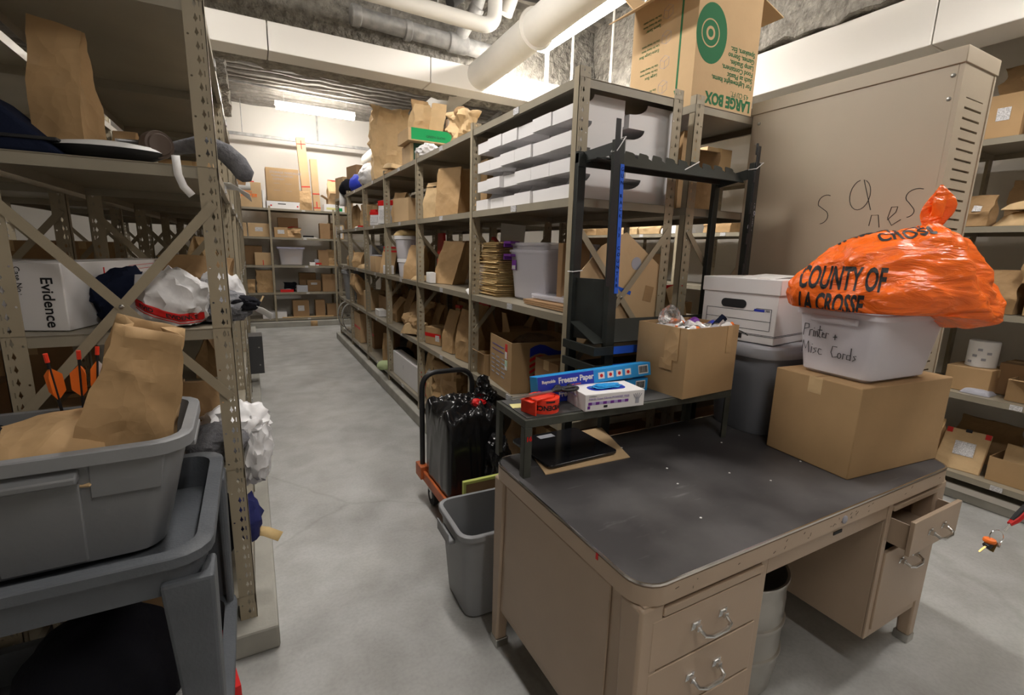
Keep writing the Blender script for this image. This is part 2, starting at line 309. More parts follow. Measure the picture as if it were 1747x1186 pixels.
# ------------------------------------------------------------------ kinds of things
def carton(label, loc, w, d, h, rz=0.0, mat='card', opened=False, flaps=(), tape=True, lab=None, redtape=False, group=None, name='cardboard_box', cat='box', tapemat='kraft2', lx=0.0, lz=0.55):
    """w along local x, d along local y, base centre at loc; local -y is the front"""
    t = thing(name, label, cat, loc, rz, group); x, y = w / 2, d / 2; k = 0.004
    if not opened:
        G().box(-x, -y, 0, x, y, h).build('carton_body', mat, t, bevel=0.003)
        if tape:
            g = G(); g.box(-x - .0008, -.025, h - .05, x + .0008, .025, h + .0006); g.build('packing_tape', tapemat, t, smooth=0)
    else:
        g = G(); g.box(-x, -y, 0, x, y, k); g.box(-x, -y, k, x, -y + k, h); g.box(-x, y - k, k, x, y, h); g.box(-x, -y + k, k, -x + k, y - k, h); g.box(x - k, -y + k, k, x, y - k, h)
        g.build('carton_body', mat, t)
        for (side, ang, ln) in flaps:   # angle 0 = straight up, 90 = out flat, -ve = inward
            a = math.radians(ang); g = G()
            dz, do = math.cos(a) * ln, math.sin(a) * ln
            if side in 'FB':
                s = -1 if side == 'F' else 1; p = [(-x + .004, s * y, h), (x - .004, s * y, h), (x - .004 - .02, s * (y + do), h + dz), (-x + .024, s * (y + do), h + dz)]
            else:
                s = -1 if side == 'L' else 1; p = [(s * x, -y + .004, h), (s * x, y - .004, h), (s * (x + do), y - .024, h + dz), (s * (x + do), -y + .024, h + dz)]
            g.add(p, [(0, 1, 2, 3)]).build('flap', mat, t, smooth=0, solid=k)
    if redtape: G().box(-x - .001, -y - .001, h * .45, x + .001, -y + .001, h * .45 + .03).build('evidence_tape', 'red', t, smooth=0)
    if lab: G().box(lx - lab[0] / 2, -y - .0015, h * lz - lab[1] / 2, lx + lab[0] / 2, -y + .0005, h * lz + lab[1] / 2).build('paper_label', 'label', t, smooth=0)
    return t
def bag_mesh(w, d, h, mode='closed', lean=(0, 0), amp=0.012, seed=1, foldh=0.0, slant=0.0, belly=0.0, taper=0.0):
    g = G(); nf, ns, nv = 10, 6, 16; N = 2 * (nf + ns)
    def ring(t):
        out = []; zz = t * h
        dd = d * (1 - (max(0, t - .42) / .58 if mode == 'closed' else 0.15 * t)) + (0.012 if mode == 'closed' else 0)
        dd += belly * math.sin(PI * min(1, t * 1.15)) * d; gus = (0.22 * d * t ** 0.8 if mode == 'closed' else 0.28 * d * t)
        ww = w * (1 + (0.02 if mode == 'closed' else 0.0) * t) * (1 - taper * t)
        for i in range(nf): out.append((-ww / 2 + ww * i / nf, -dd / 2))
        for i in range(ns): q = i / ns; out.append((ww / 2 - gus * (1 - abs(2 * q - 1)), -dd / 2 + dd * q))
        for i in range(nf): out.append((ww / 2 - ww * i / nf, dd / 2))
        for i in range(ns): q = i / ns; out.append((-ww / 2 + gus * (1 - abs(2 * q - 1)), dd / 2 - dd * q))
        res = []
        for (x, y) in out:
            z = zz + slant * t * x
            p = Vector((x + lean[0] * t, y + lean[1] * t, z)); k = min(1, t * 3)
            p += NV(p, 6.5, seed, amp * k); p += NV(p, 19, seed + 3, amp * .45 * k); rd = 1 - abs(noise.noise(p * 11 + Vector((seed, 0, seed * 2)))) * 2.6
            p += Vector((x, y, 0)).normalized() * (rd * amp * 0.9 * k) if (x or y) else Vector()
            p.z = max(p.z, 0.0) if t > 0 else 0.0
            res.append(p)
        return res
    vs = []
    for j in range(nv): vs += ring(j / (nv - 1))
    fs = [(j * N + i, j * N + (i + 1) % N, (j + 1) * N + (i + 1) % N, (j + 1) * N + i) for j in range(nv - 1) for i in range(N)]
    fs.append(tuple(range(N - 1, -1, -1)))
    if mode == 'closed': fs.append(tuple((nv - 1) * N + i for i in range(N)))
    g.add(vs, fs)
    if foldh:   # folded-over top flap on the front
        x, y = lean[0], lean[1]; z = h - 0.003
        g.add([(-w / 2 + x, y - .012, z), (w / 2 + x, y - .012, z), (w / 2 + x - .004, y - .022 - foldh * .25, z - foldh), (-w / 2 + x + .004, y - .022 - foldh * .25, z - foldh)], [(0, 1, 2, 3)])
    return g
def bag(label, loc, w, d, h, rz=0.0, mat='kraft', mode='closed', lean=(0, 0), amp=0.012, seed=1, redtape=False, lab=None, foldh=0.0, slant=0.0, belly=0.0, group=None, staple=False, tilt=None, taper=0.0):
    t = thing('paper_bag', label, 'paper bag', loc, rz, group)
    if tilt: t.rotation_euler = (tilt[0], tilt[1], rz)
    b = bag_mesh(w, d, h, mode, lean, amp, seed, foldh, slant, belly, taper).build('bag_body', mat, t, smooth=22, solid=(0.0015 if mode == 'open' else 0))
    if redtape:
        G().obox((lean[0], lean[1], h - .012), (w * 1.02, .03, .03)).build('evidence_tape', 'red', t, smooth=0)
    if lab:
        k = 0.6; G().obox((lean[0] * k, -d / 2 * (1 - (k - .42) / .58) - .012 + lean[1] * k, h * k), (lab[0], .004, lab[1]), Matrix.Rotation(-math.atan2(d / 2, h * .58), 3, 'X')).build('paper_label', 'label', t, smooth=0)
    if staple: G().obox((lean[0], lean[1] - .02, h - .035), (.03, .006, .012)).build('staple', 'black', t, smooth=0)
    return t
def pillow(name, label, cat, loc, w, d, th, rz=0.0, mat='kraft', seed=1, amp=0.006, group=None, tilt=None, redtape=False, lab=None, nx=12, ny=9):
    """padded flat envelope or bag lying down, base centre at loc"""
    t = thing(name, label, cat, loc, rz, group)
    if tilt: t.rotation_euler = (tilt[0], tilt[1], rz)
    g = G()
    def hh(u, v): return (1 - (2 * u - 1) ** 4) ** .5 * (1 - (2 * v - 1) ** 4) ** .5
    vs = []
    for side in (1, 0):
        for j in range(ny):
            for i in range(nx):
                u, v = i / (nx - 1), j / (ny - 1); x, y = (u - .5) * w, (v - .5) * d; q = hh(u, v)
                z = .004 + (th * q if side else 0) + noise.noise(Vector((x * 14, y * 14, seed * 5.1))) * amp * 2 * (q if side else 0)
                vs.append((x, y, max(.001, z)) if side else (x, y, 0.0))
    n = nx * ny; fs = [(j * nx + i, j * nx + i + 1, (j + 1) * nx + i + 1, (j + 1) * nx + i) for j in range(ny - 1) for i in range(nx - 1)]
    fs += [tuple(n + q for q in reversed(f)) for f in fs]
    br = [i for i in range(nx)] + [j * nx + nx - 1 for j in range(1, ny)] + [(ny - 1) * nx + i for i in range(nx - 2, -1, -1)] + [j * nx for j in range(ny - 2, 0, -1)]
    fs += [(br[i], br[(i + 1) % len(br)], n + br[(i + 1) % len(br)], n + br[i]) for i in range(len(br))]
    g.add(vs, fs).build('envelope_body' if 'envelope' in name else 'bag_body', mat, t, smooth=40)
    if redtape: G().box(w * .38, -d / 2 - .002, .0, w * .38 + .03, d / 2 + .002, th * .85 + .006).build('evidence_tape', 'red', t, smooth=0)
    if lab: G().box(-lab[0] / 2, -lab[1] / 2, th + .002, lab[0] / 2, lab[1] / 2, th + .006).build('paper_label', 'label', t, smooth=0)
    return t
def lump_mesh(rx, ry, rz, seed=1, amp=0.25, freq=2.2, sub=4, flat=0.25, ridge=0.0, fn=None):
    bm = bmesh.new(); bmesh.ops.create_icosphere(bm, subdivisions=sub, radius=1.0)
    g = G(); vs = []
    for v in bm.verts:
        p = v.co.copy(); n = p.normalized(); a = 0.0; f = freq; am = amp
        for o in range(4):
            q = noise.noise(n * f + Vector((seed * 5.7, seed * 2.3, seed)))
            a += (q if not ridge else (q * (1 - ridge) + ridge * ((1 - min(1, abs(q) * 2.2)) ** 2 - .35) * .8)) * am; f *= 2.0; am *= 0.5
        p = n * (1 + a); p = Vector((p.x * rx, p.y * ry, p.z * rz))
        lo = -rz * (1 - flat)
        if p.z < lo: p.z = lo + (p.z - lo) * 0.05
        p.z -= lo * 1.0
        if fn: p = fn(p)
        vs.append(p)
    mz = min(p.z for p in vs)
    for p in vs: p.z -= mz
    g.add(vs, [tuple(v.index for v in f.verts) for f in bm.faces]); bm.free(); return g
def lump(name, label, cat, loc, r, mat, seed=1, amp=0.25, freq=2.2, flat=0.25, ridge=0.5, rz=0.0, sub=4, group=None, fn=None):
    o = lump_mesh(*r, seed=seed, amp=amp, freq=freq, flat=flat, ridge=ridge, sub=sub, fn=fn).build(name, mat, None, smooth=50, loc=loc, rz=rz)
    return tag(o, label, cat, group)
def tray_shell(w0, d0, w1, d1, h, t=0.004, rr=0.04, n=4, rim=0.012, z0=0.0):
    """open tapered tub: base w0 x d0, rim w1 x d1, rounded corners, rolled rim"""
    g = G()
    def ring(w, d, z, r): return [(p[0], p[1], z) for p in rrect(-w / 2, -d / 2, w / 2, d / 2, r, n)]
    R = [ring(w0 - .04, d0 - .04, z0, rr * .6), ring(w0, d0, z0 + .012, rr), ring(w1, d1, z0 + h - rim * 1.6, rr), ring(w1 + 2 * rim, d1 + 2 * rim, z0 + h - rim * 1.6, rr + rim), ring(w1 + 2 * rim, d1 + 2 * rim, z0 + h - .003, rr + rim), ring(w1 + 2 * rim - .006, d1 + 2 * rim - .006, z0 + h, rr + rim), ring(w1 - 2 * t, d1 - 2 * t, z0 + h, rr), ring(w0 - 2 * t, d0 - 2 * t, z0 + .014, rr * .8)]
    m = len(R[0]); vs = [p for q in R for p in q]
    fs = [(j * m + i, j * m + (i + 1) % m, (j + 1) * m + (i + 1) % m, (j + 1) * m + i) for j in range(len(R) - 1) for i in range(m)]
    fs.append(tuple(range(m - 1, -1, -1))); fs.append(tuple((len(R) - 1) * m + i for i in range(m)))
    return g.add(vs, fs)
# ------------------------------------------------------------------ room shell
struct(G().box(-6.2, -3.6, -.12, 4.75, 10.75, 0).build('floor', 'floor', smooth=0))
struct(G().box(-6.2, 10.6, 0, 4.75, 10.75, 4.1).build('wall_back', 'wall', smooth=0))
struct(G().box(4.6, -3.6, 0, 4.75, 10.6, 4.1).build('wall_right', 'wall', smooth=0))
struct(G().box(-6.2, -3.6, 0, -6.05, 10.6, 4.1).build('wall_left', 'wall', smooth=0))
struct(G().box(-6.05, -3.6, 0, 4.6, -3.45, 4.1).build('wall_front', 'wall', smooth=0))
def deck():
    g = G(); prof = []; y = -3.45; p = 0.2
    while y < 10.6:
        prof += [(y, 3.98), (y + .07, 3.98), (y + .095, 4.085), (y + .175, 4.085)]; y += p
    xs = [-6.05 + i * .18 for i in range(60)]; xs[-1] = 4.6; n = len(prof)
    vs = [(x, q[0], q[1] + noise.noise(Vector((x * 3, q[0] * 4, 2))) * .03) for x in xs for q in prof]
    g.add(vs, [(i * n + j, i * n + j + 1, (i + 1) * n + j + 1, (i + 1) * n + j) for i in range(len(xs) - 1) for j in range(n - 1)])
    g.box(-6.05, -3.45, 4.12, 4.6, 10.6, 4.16)
    return struct(g.build('ceiling', 'deck', smooth=50, fix=False))
deck()
def sprayed(name, x0, y0, z0, x1, y1, z1, seed, am=.035, st=.09):
    """steel beam coated in lumpy fireproofing: a rough closed box"""
    g = G(); L = (x1 - x0, y1 - y0, z1 - z0); ax = 0 if L[0] > L[1] else 1; nl = max(4, int(L[ax] / st)); w, h = L[1 - ax], L[2]; k = 5
    out = [(-w / 2 + w * i / k, 0) for i in range(k)] + [(w / 2, h * i / k) for i in range(k)] + [(w / 2 - w * i / k, h) for i in range(k)] + [(-w / 2, h - h * i / k) for i in range(k)]
    n = len(out); vs = []
    for a in range(nl + 1):
        t = a / nl * L[ax]
        for (q, z) in out:
            p = Vector((x0 + t, (y0 + y1) / 2 + q, z0 + z)) if ax == 0 else Vector(((x0 + x1) / 2 + q, y0 + t, z0 + z))
            if z < h: p += NV(p, 9, seed, am)
            vs.append(p)
    g.add(vs, [(a * n + j, a * n + (j + 1) % n, (a + 1) * n + (j + 1) % n, (a + 1) * n + j) for a in range(nl) for j in range(n)] + [tuple(range(n - 1, -1, -1)), tuple(nl * n + j for j in range(n))])
    return struct(g.build(name, 'spray', smooth=60))
sprayed('trim_1', -6.0, 4.98, 3.06, 4.5, 5.25, 4.05, 1)      # sprayed cross beam behind the white soffit
sprayed('trim_2', -.32, 5.3, 3.72, -.12, 10.6, 4.05, 2)      # sprayed purlin towards the far wall
sprayed('trim_3', 3.62, -3.4, 3.10, 4.1, 4.9, 4.05, 3)        # sprayed beam along the right aisle
# white boxed soffits
g = G()
for a, b in ((-6.0, -3.1), (-3.1, .24), (.24, 1.58), (1.58, 2.9), (2.9, 3.66)): g.box(a + .004, 4.62, 3.0, b - .004, 4.86, 3.215)
struct(g.build('trim_5', 'beam', bevel=.006, smooth=0))
g = G()
for a, b in ((-3.4, -.2), (-.2, 1.17), (1.17, 1.62), (1.62, 3.2), (3.2, 4.9)): g.box(3.66, a + .004, 2.77, 3.95, b - .004, 3.08)
struct(g.build('trim_6', 'beam', bevel=.006, smooth=0))
struct(G().box(-6.05, 9.66, 0, 1.9, 10.6, .1).build('trim_7', 'kerb', smooth=0, bevel=.008))
struct(G().box(1.17, 1.68, 0, 2.56, 8.25, .1).build('trim_8', 'kerb', smooth=0, bevel=.01))
struct(G().box(-1.37, 1.77, 0, 0.0, 9.3, .1).build('trim_9', 'kerb', smooth=0, bevel=.01))
struct(G().box(3.92, -1.0, 0, 4.6, 9.0, .1).build('trim_10', 'kerb', smooth=0, bevel=.008))
struct(G().box(3.905, -1.0, .062, 3.92, 9.0, .102).build('kerb_lit_strip', 'wall', smooth=0, bevel=.003))  # white strip added on the kerb face, standing in for its lit top edge
struct(G().box(-3.1, 1.5, 0, -2.4, 9.0, .1).build('trim_11', 'kerb', smooth=0, bevel=.008))

# ------------------------------------------------------------------ ceiling services
for i, (x, y, z, ln, ax, k, ) in enumerate(LIGHTS):
    nm = ['long fluorescent fixture above the middle aisle behind the large white pipe', 'fluorescent strip light close to the far white wall', 'fluorescent strip light overhead at the near end of the aisle', 'fluorescent strip light behind the viewpoint', 'fluorescent strip light over the right hand shelving', 'fluorescent strip light above the far half of the aisle', 'fluorescent strip light over the hidden left hand aisle'][i]
    t = thing('fluorescent_light', nm, 'ceiling light', (x, y, z), 0 if ax == 'x' else PI / 2, 'strip lights')
    w = .085 if i else .16
    g = G(); q_ = 1.0 if i == 0 else .6; g.prism([(-w * q_, 0), (w * q_, 0), (w * .4, .06), (-w * .4, .06)], 'x', -ln / 2 - .02, ln / 2 + .02); g.build('light_housing', 'beam', t, smooth=0)
    m = MT['lens'].copy(); m.name = 'diffuser'; m.node_tree.nodes['Principled BSDF'].inputs['Emission Strength'].default_value = LAMP * k
    if i == 1: m.node_tree.nodes['Principled BSDF'].inputs['Emission Color'].default_value = (1, .95, .88, 1)
    (G().box(-ln / 2, -w * .95, -.03, ln / 2, w * .95, -.001) if i == 0 else G().prism([(-w * .62, .012), (-w * 1.0, -.02), (-w * .8, -.055), (0, -.07), (w * .8, -.055), (w * 1.0, -.02), (w * .62, .012), (w * .6, -.001), (-w * .6, -.001)], 'x', -ln / 2, ln / 2)).build('diffuser', m, t, smooth=0)
    g = G()
    for s in (-1, 1): g.tube([(s * ln * .4, 0, .07), (s * ln * .4, 0, 4.0 - z)], .004, 6)
    g.build('hanger_rod', 'pipegrey', t)
def pipe(name, label, pts, r, mat, n=20, couplings=(), rods=(), group=None, cmat=None):
    g = G(); g.tube(pts, r, n); o = None
    t = thing(name, label, 'pipe', (0, 0, 0), 0, group); g.build('pipe_run', mat, t, smooth=40)
    for (p, d, L) in couplings:
        p = Vector(p); d = Vector(d).normalized(); G().tube([p - d * L / 2, p - d * (L / 2 - .01), p + d * (L / 2 - .01), p + d * L / 2], [r * 1.06, r * 1.18, r * 1.18, r * 1.06], n).build('pipe_coupling', cmat or mat, t, smooth=40)
    for p in rods:
        g = G(); g.tube([(p[0], p[1], p[2]), (p[0], p[1], 4.02)], .005, 6); g.build('hanger_rod', 'pipegrey', t)
    return t
def bend(a, c, b, rad, n=8):   # points of a rounded corner at c between a and b
    a, c, b = Vector(a), Vector(c), Vector(b); u = (a - c).normalized(); v = (b - c).normalized(); p0 = c + u * rad; p2 = c + v * rad
    return [(p0 * (1 - t) ** 2 + c * 2 * t * (1 - t) + p2 * t * t) for t in [i / n for i in range(n + 1)]]
pipe('insulated_pipe', 'very large white jacketed pipe running over the rack top and through the white soffit', [(1.98, .2, 3.17), (2.0, 1.5, 3.165), (2.02, 3, 3.16), (2.07, 4.4, 3.15), (2.10, 9.8, 3.10)], .128, 'pipe', 32, couplings=[((2.035, 3.5, 3.157), (.03, 1, 0), .015)])
pts = [Vector((-6.0, 4.2, 3.52))] + [Vector((.6, 4.2, 3.42))] + bend((.6, 4.2, 3.42), (2.02, 4.2, 3.40), (2.02, 4.2, 4.0), .14) + [Vector((2.02, 4.2, 4.0))]
t = pipe('insulated_pipe', 'slim white jacketed pipe lettered COLD with an elbow turning up beside the large pipe', pts, .062, 'pipe', 20, couplings=[((-.1, 4.2, 3.425), (1, 0, -.01), .02)], rods=[(1.5, 4.2, 3.46), (.2, 4.2, 3.48)])
text('COLD', .075, 'black', t, (.72, 4.2 - .066, 3.425), (1, 0, -.01), (0, -.45, .9), name='pipe_marking')
pipe('drain_pipe', 'dull grey cast iron pipe with banded couplings lying above the white soffit', [(.95, 4.9, 3.52), (1.6, 4.9, 3.5), (2.52, 4.9, 3.47)], .075, 'pipegrey', 20, couplings=[((.98, 4.9, 3.52), (1, 0, 0), .09), ((1.45, 4.9, 3.5), (1, 0, 0), .07), ((1.95, 4.9, 3.49), (1, 0, 0), .2), ((2.35, 4.9, 3.48), (1, 0, 0), .07)], rods=[(1.3, 4.9, 3.5), (2.2, 4.9, 3.5)])
pipe('drain_pipe', 'grey branch pipe angling up from the banded drain pipe', [(1.95, 4.9, 3.5), (2.05, 4.7, 3.72), (2.1, 4.55, 4.0)], .06, 'pipegrey', 16, couplings=[((2.05, 4.7, 3.72), (.1, -.2, .25), .1)])
pipe('insulated_pipe', 'black rubber insulated pipe crossing under the ceiling deck', [(1.0, 4.3, 3.86), (2.0, 4.45, 3.84), (2.6, 4.4, 3.86), (3.2, 4.3, 3.86)], .055, 'pipeblk', 14, couplings=[((1.6, 4.39, 3.85), (1, .15, 0), .04)], cmat='steel')
pipe('insulated_pipe', 'short black insulated pipe dropping diagonally beside the elbow', [(1.72, 4.75, 4.0), (1.62, 4.6, 3.78), (1.45, 4.5, 3.66)], .065, 'pipeblk', 14, couplings=[((1.62, 4.6, 3.78), (.3, .3, .6), .04)], cmat='steel')
pipe('insulated_pipe', 'second black insulated pipe bending up beside the steel clamps', [(1.95, 4.6, 4.0), (1.86, 4.5, 3.75), (1.7, 4.45, 3.62)], .05, 'pipeblk', 14)
pipe('insulated_pipe', 'white pipe stub rising to the right of the elbow', [(2.2, 4.35, 3.6), (2.26, 4.3, 3.8), (2.42, 4.25, 4.0)], .06, 'pipe', 16)
pipe('conduit', 'thin curved grey conduit under the soffit above the rack top', [(2.2, 5.6, 3.35), (2.22, 5.6, 3.12), (2.3, 5.62, 3.02), (2.42, 5.66, 3.0), (2.7, 5.75, 3.05), (2.9, 5.8, 3.2)], .02, 'pipegrey', 10)
pipe('conduit', 'long conduit running across beneath the far ceiling deck', [(-1, 8.9, 3.9), (3.2, 9.2, 3.9)], .018, 'pipegrey', 8)
for k, (x, y) in enumerate(((3.02, 4.45), (3.32, 4.2), (2.75, 4.5), (3.05, 3.45))):
    o = G().tube([(x, y, 2.75), (x, y, 4.02)], (.013, .012, .02, .009)[k], 8).build('support_rod', 'pipe', None); tag(o, ['white vertical rod left of the upturned large box', 'white vertical rod nearest the upturned large box', 'thickest white vertical pipe just right of the near fluorescent panel', 'thin white rod leaning close to the near rack post top'][k], 'rod', 'ceiling support rods')
t = thing('cable_strut', 'grey steel strut hung across the far wall on rods', 'strut', (0, 10.3, 3.4))
G().box(-1.5, -.02, -.025, 2.8, .02, .025).build('strut_rail', 'pipegrey', t, smooth=0)
for x in (.03, 1.28, 2.4): G().tube([(x, 0, .02), (x, 0, .62)], .014 if x > 1 and x < 2 else .006, 8).build('hanger_rod', 'pipegrey', t)
o = G().box(-.001, -.16, -.01, .30, .16, .012).build('ceiling_panel', 'beam', None, smooth=0, loc=(.62, 6.3, 3.78)); o.rotation_euler = (.3, .1, 0); tag(o, 'small square white panel hanging under the sprayed deck', 'panel')
t = thing('lamp_bracket', 'narrow ribbed lamp channel beside the square white panel', 'bracket', (.95, 6.35, 3.82)); 
G().box(0, -.05, -.02, 1.2, -.03, .02).build('channel', 'beam', t, smooth=0); G().box(0, .03, -.02, 1.2, .05, .02).build('channel', 'beam', t, smooth=0)

# ------------------------------------------------------------------ shelving racks
def post(sx, sy, top=2.24, A=.056, B=.036, z0=.1):
    """angle post, outer corner at 0,0; perforated flange along sx*x, plain flange along sy*y"""
    g = G(); t = .0022
    q = [(0, 0), (A, 0), (A, t), (0, t)]
    g.box(min(0, sx * A), min(0, sy * t), z0, max(0, sx * A), max(0, sy * t), top, 0)
    g.box(min(0, sx * t), min(0, sy * t), z0, max(0, sx * t), max(0, sy * B), top, 1)
    g.uv = [(abs(v[0]) if i < 8 else .5, v[2]) for i, v in enumerate(g.v)]
    return g
def rack(label, loc, D, ys, levels, gap=None, mirror=1, rz=0.0, brace=True, labels=True, top=2.24, backbrace=(), zb=(.98, 1.62)):
    r = thing('shelving_rack', label, 'shelving rack', loc, rz); m = mirror
    for i, y in enumerate(ys):
        for xx, sx in ((0, 1), (D, -1)):
            last = i == len(ys) - 1
            g = post(m * sx, -1 if last else 1, top); g.build('post', ['perf', 'rack'], r, smooth=0, loc=(m * xx, y + (0 if not last else 0), 0), fix=False)
        if brace:
            for a, b in (((.02, zb[1]), (D - .02, zb[0])), ((.02, zb[0]), (D - .02, zb[1]))):
                yy = y - .004 if a[1] > b[1] else y - .007
                G().bar((m * a[0], yy, a[1]), (m * b[0], yy, b[1]), .028, .0025, up=(0, 1, 0)).build('cross_brace', 'rack', r, smooth=0)
            G().lathe([(.007, 0), (.007, .004), (.003, .006)], 8).build('bolt', 'steel', r).matrix_local = Matrix.Translation((m * D / 2, y - .009, (zb[0] + zb[1]) / 2)) @ Matrix.Rotation(PI / 2, 4, 'X')
    k = .036; t = .002; shelf_me = {}
    for i in range(len(ys) - 1):
        L = ys[i + 1] - ys[i]
        for z in levels:
            key = round(L, 3)
            if key not in shelf_me:
                g = G(); g.box(0, 0, -t, m * D, L, 0); a = .003
                g.box(min(0, m * a), 0, -k, max(0, m * a), L, 0); g.box(min(m * D, m * (D - a)), 0, -k, max(m * D, m * (D - a)), L, 0)
                g.box(min(0, m * D), .003, -k, max(0, m * D), .005, 0); g.box(min(0, m * D), L - .005, -k, max(0, m * D), L - .003, 0)
                g.box(min(m * .003, m * .018), .003, -k, max(m * .003, m * .018), L - .003, -k + t)
                o = g.build('shelf', 'rackdk', r, smooth=0); shelf_me[key] = o.data
            else:
                o = bpy.data.objects.new('shelf', shelf_me[key]); S.collection.objects.link(o); o.parent = r
            o.location = (m * .002, ys[i], z)
            if gap and (i, z) == gap: o.location.y += .03; o.scale.y = (L - .03) / L
            if labels: G().box(min(-m * .0045, 0), L * .47, -.032, max(-m * .0045, 0), L * .47 + .055, -.002).build('shelf_label', 'label', o, smooth=0)
    return r
LV = (.2, .71, 1.22, 1.73, 2.2)
YM = (1.74, 2.81, 3.93, 5.0, 6.03, 7.1, 8.12)
rack('long tan perforated shelving rack in the middle, fronting the aisle and crowded with evidence bags', (1.22, 0, 0), .585, YM, LV, gap=(0, 1.22))
rack('tan shelving rack backed against the middle rack, standing under the upturned large box', (2.49, 0, 0), .60, YM, (.2, .71, 1.13, 1.73, 2.2), mirror=-1, labels=False)
rack('tan perforated shelving rack along the left side of the aisle behind the grey cart', (-.07, 0, 0), .57, (1.85, 2.92, 3.99, 5.06, 6.13, 7.2, 8.27, 9.2), LV, mirror=-1)
rack('tan shelving rack standing back to back behind the left aisle rack', (-1.28, 0, 0), .57, (1.85, 2.92, 3.99, 5.06, 6.13, 7.2), LV, labels=False)
rack('distant tan shelving rack across the hidden left aisle', (-2.45, 0, 0), .57, (1.6, 2.67, 3.74, 4.81, 5.88, 6.95), LV, mirror=-1, labels=False)
rack('tan shelving rack set against the far white wall at the end of the aisle', (0, 9.75, 0), .57, (-2.51, -1.44, -.37, .70), (.15, .63, 1.12, 1.62, 2.12), rz=PI / 2, top=2.16, brace=False)
rack('tan shelving rack along the right wall holding cartons and padded bags', (3.86, 0, 0), .60, (-.65, .42, 1.49, 2.56, 3.63, 4.7, 5.77), (.19, .70, 1.21, 1.72, 2.22), brace=False, top=2.26)
# ------------------------------------------------------------------ desk
dk = thing('steel_desk', 'beige steel pedestal desk with dark grey linoleum top and chrome pulls', 'desk', (0, 0, 0))
X0, X1, Y0, Y1 = .722, 2.262, .68, 1.455
def slab(g, x0, y0, x1, y1, r, z0, z1, mi=0): return g.prism(rrect(x0, y0, x1, y1, r, 6), 'z', z0, z1, mi)
slab(G(), X0 + .006, Y0 + .006, X1 - .006, Y1 - .006, .062, .752, .7605).build('desktop', 'lino', dk, smooth=30)
slab(G(), X0, Y0, X1, Y1, .068, .705, .752).build('top_frame', 'desk', dk, smooth=30)
g = G(); q = rrect(X0 + .003, Y0 + .003, X1 - .003, Y1 - .003, .066, 6); g.tube([(a, b, .7575) for a, b in q], .0045, 6, closed=True); g.build('chrome_edge', 'chrome', dk)
def leg(x, y, sx, sy):
    g = G(); w = .075
    for (z0, z1, k0, k1) in ((.03, .70, .6, 1.0),):
        def P(k, z): return [(x, y, z), (x + sx * w * k, y, z), (x + sx * w * k, y + sy * w * k, z), (x, y + sy * w * k, z)]
        b, tt = P(k0, z0), P(k1, z1)
        if sx * sy < 0: b, tt = b[::-1], tt[::-1]
        g.hexa(b, tt)
    o = g.build('leg', 'desk', dk, bevel=.008)
    G().box(min(x, x + sx * w * .64) - .002, min(y, y + sy * w * .64) - .002, 0, max(x, x + sx * w * .64) + .002, max(y, y + sy * w * .64) + .002, .035).build('foot_cap', 'steel', o, smooth=0, bevel=.003)
for a in ((.729, .687, 1, 1), (.729, 1.448, 1, -1), (2.256, .687, -1, 1), (2.256, 1.448, -1, -1)): leg(*a)
def pedestal(x0, x1, zb, left):
    g = G(); g.box(x0, .70, zb, x0 + .012, 1.43, .705); g.box(x1 - .012, .70, zb, x1, 1.43, .705); g.box(x0 + .012, 1.418, zb, x1 - .012, 1.43, .705); g.box(x0 + .012, .70, zb, x1 - .012, 1.418, zb + .012)
    g.box(x0, .692, zb, x0 + .028, .70, .705); g.box(x1 - .028, .692, zb, x1, .70, .705); g.box(x0 + .028, .692, zb, x1 - .028, .70, zb + .03)
    g.box(x0 + .028, .692, .688, x1 - .028, .70, .705)
    return g.build('pedestal', 'desk', dk, bevel=.002)
pl = pedestal(.740, 1.195, .165, True); pr = pedestal(1.845, 2.250, .165, False)
G().box(.7335, .80, .20, .740, 1.36, .69).build('side_panel', 'desk', pl, bevel=.003)
def handle(par, x, y, z, w=.10):
    g = G()
    for s in (-1, 1): g.hexa([(x + s * w / 2 - .014, y - .001, z - .012), (x + s * w / 2 + .014, y - .001, z - .012), (x + s * w / 2 + .014, y, z - .012), (x + s * w / 2 - .014, y, z - .012)], [(x + s * w / 2 - .014, y - .004, z + .012), (x + s * w / 2 + .014, y - .004, z + .012), (x + s * w / 2 + .014, y, z + .012), (x + s * w / 2 - .014, y, z + .012)]); g.box(x + s * w / 2 - .007, y - .014, z - .008, x + s * w / 2 + .007, y, z + .006)
    g.tube([(x - w / 2, y - .008, z), (x - w / 2 + .004, y - .030, z - .010), (x - w / 4, y - .036, z - .014), (x + w / 4, y - .036, z - .014), (x + w / 2 - .004, y - .030, z - .010), (x + w / 2, y - .008, z)], .0055, 8)
    return g.build('drawer_pull', 'chrome', par, smooth=40)
def drawer(x0, x1, z0, z1, out=0.0, hz=.62, label=None):
    y = .700 - out; d = G(); d.box(x0, y - .014, z0, x1, y, z1)
    if out: d.box(x0 + .012, y, z0 + .012, x0 + .016, y + .55, z1 - .02); d.box(x1 - .016, y, z0 + .012, x1 - .012, y + .55, z1 - .02); d.box(x0 + .016, y, z0 + .012, x1 - .016, y + .55, z0 + .016); d.box(x0 + .016, y + .546, z0 + .016, x1 - .016, y + .55, z1 - .02)
    o = d.build('drawer', 'desk', dk, bevel=.0025); handle(o, (x0 + x1) / 2 + .0, y - .014, z0 + (z1 - z0) * hz)
    if label: o['label'] = label
    return o
G().box(.80, .684, .663, 1.168, .70, .686).build('pullout_board', 'desk', dk, bevel=.003)
drawer(.768, 1.164, .518, .658, hz=.56); drawer(.768, 1.164, .362, .512, hz=.55); drawer(.768, 1.164, .198, .356, hz=.6)
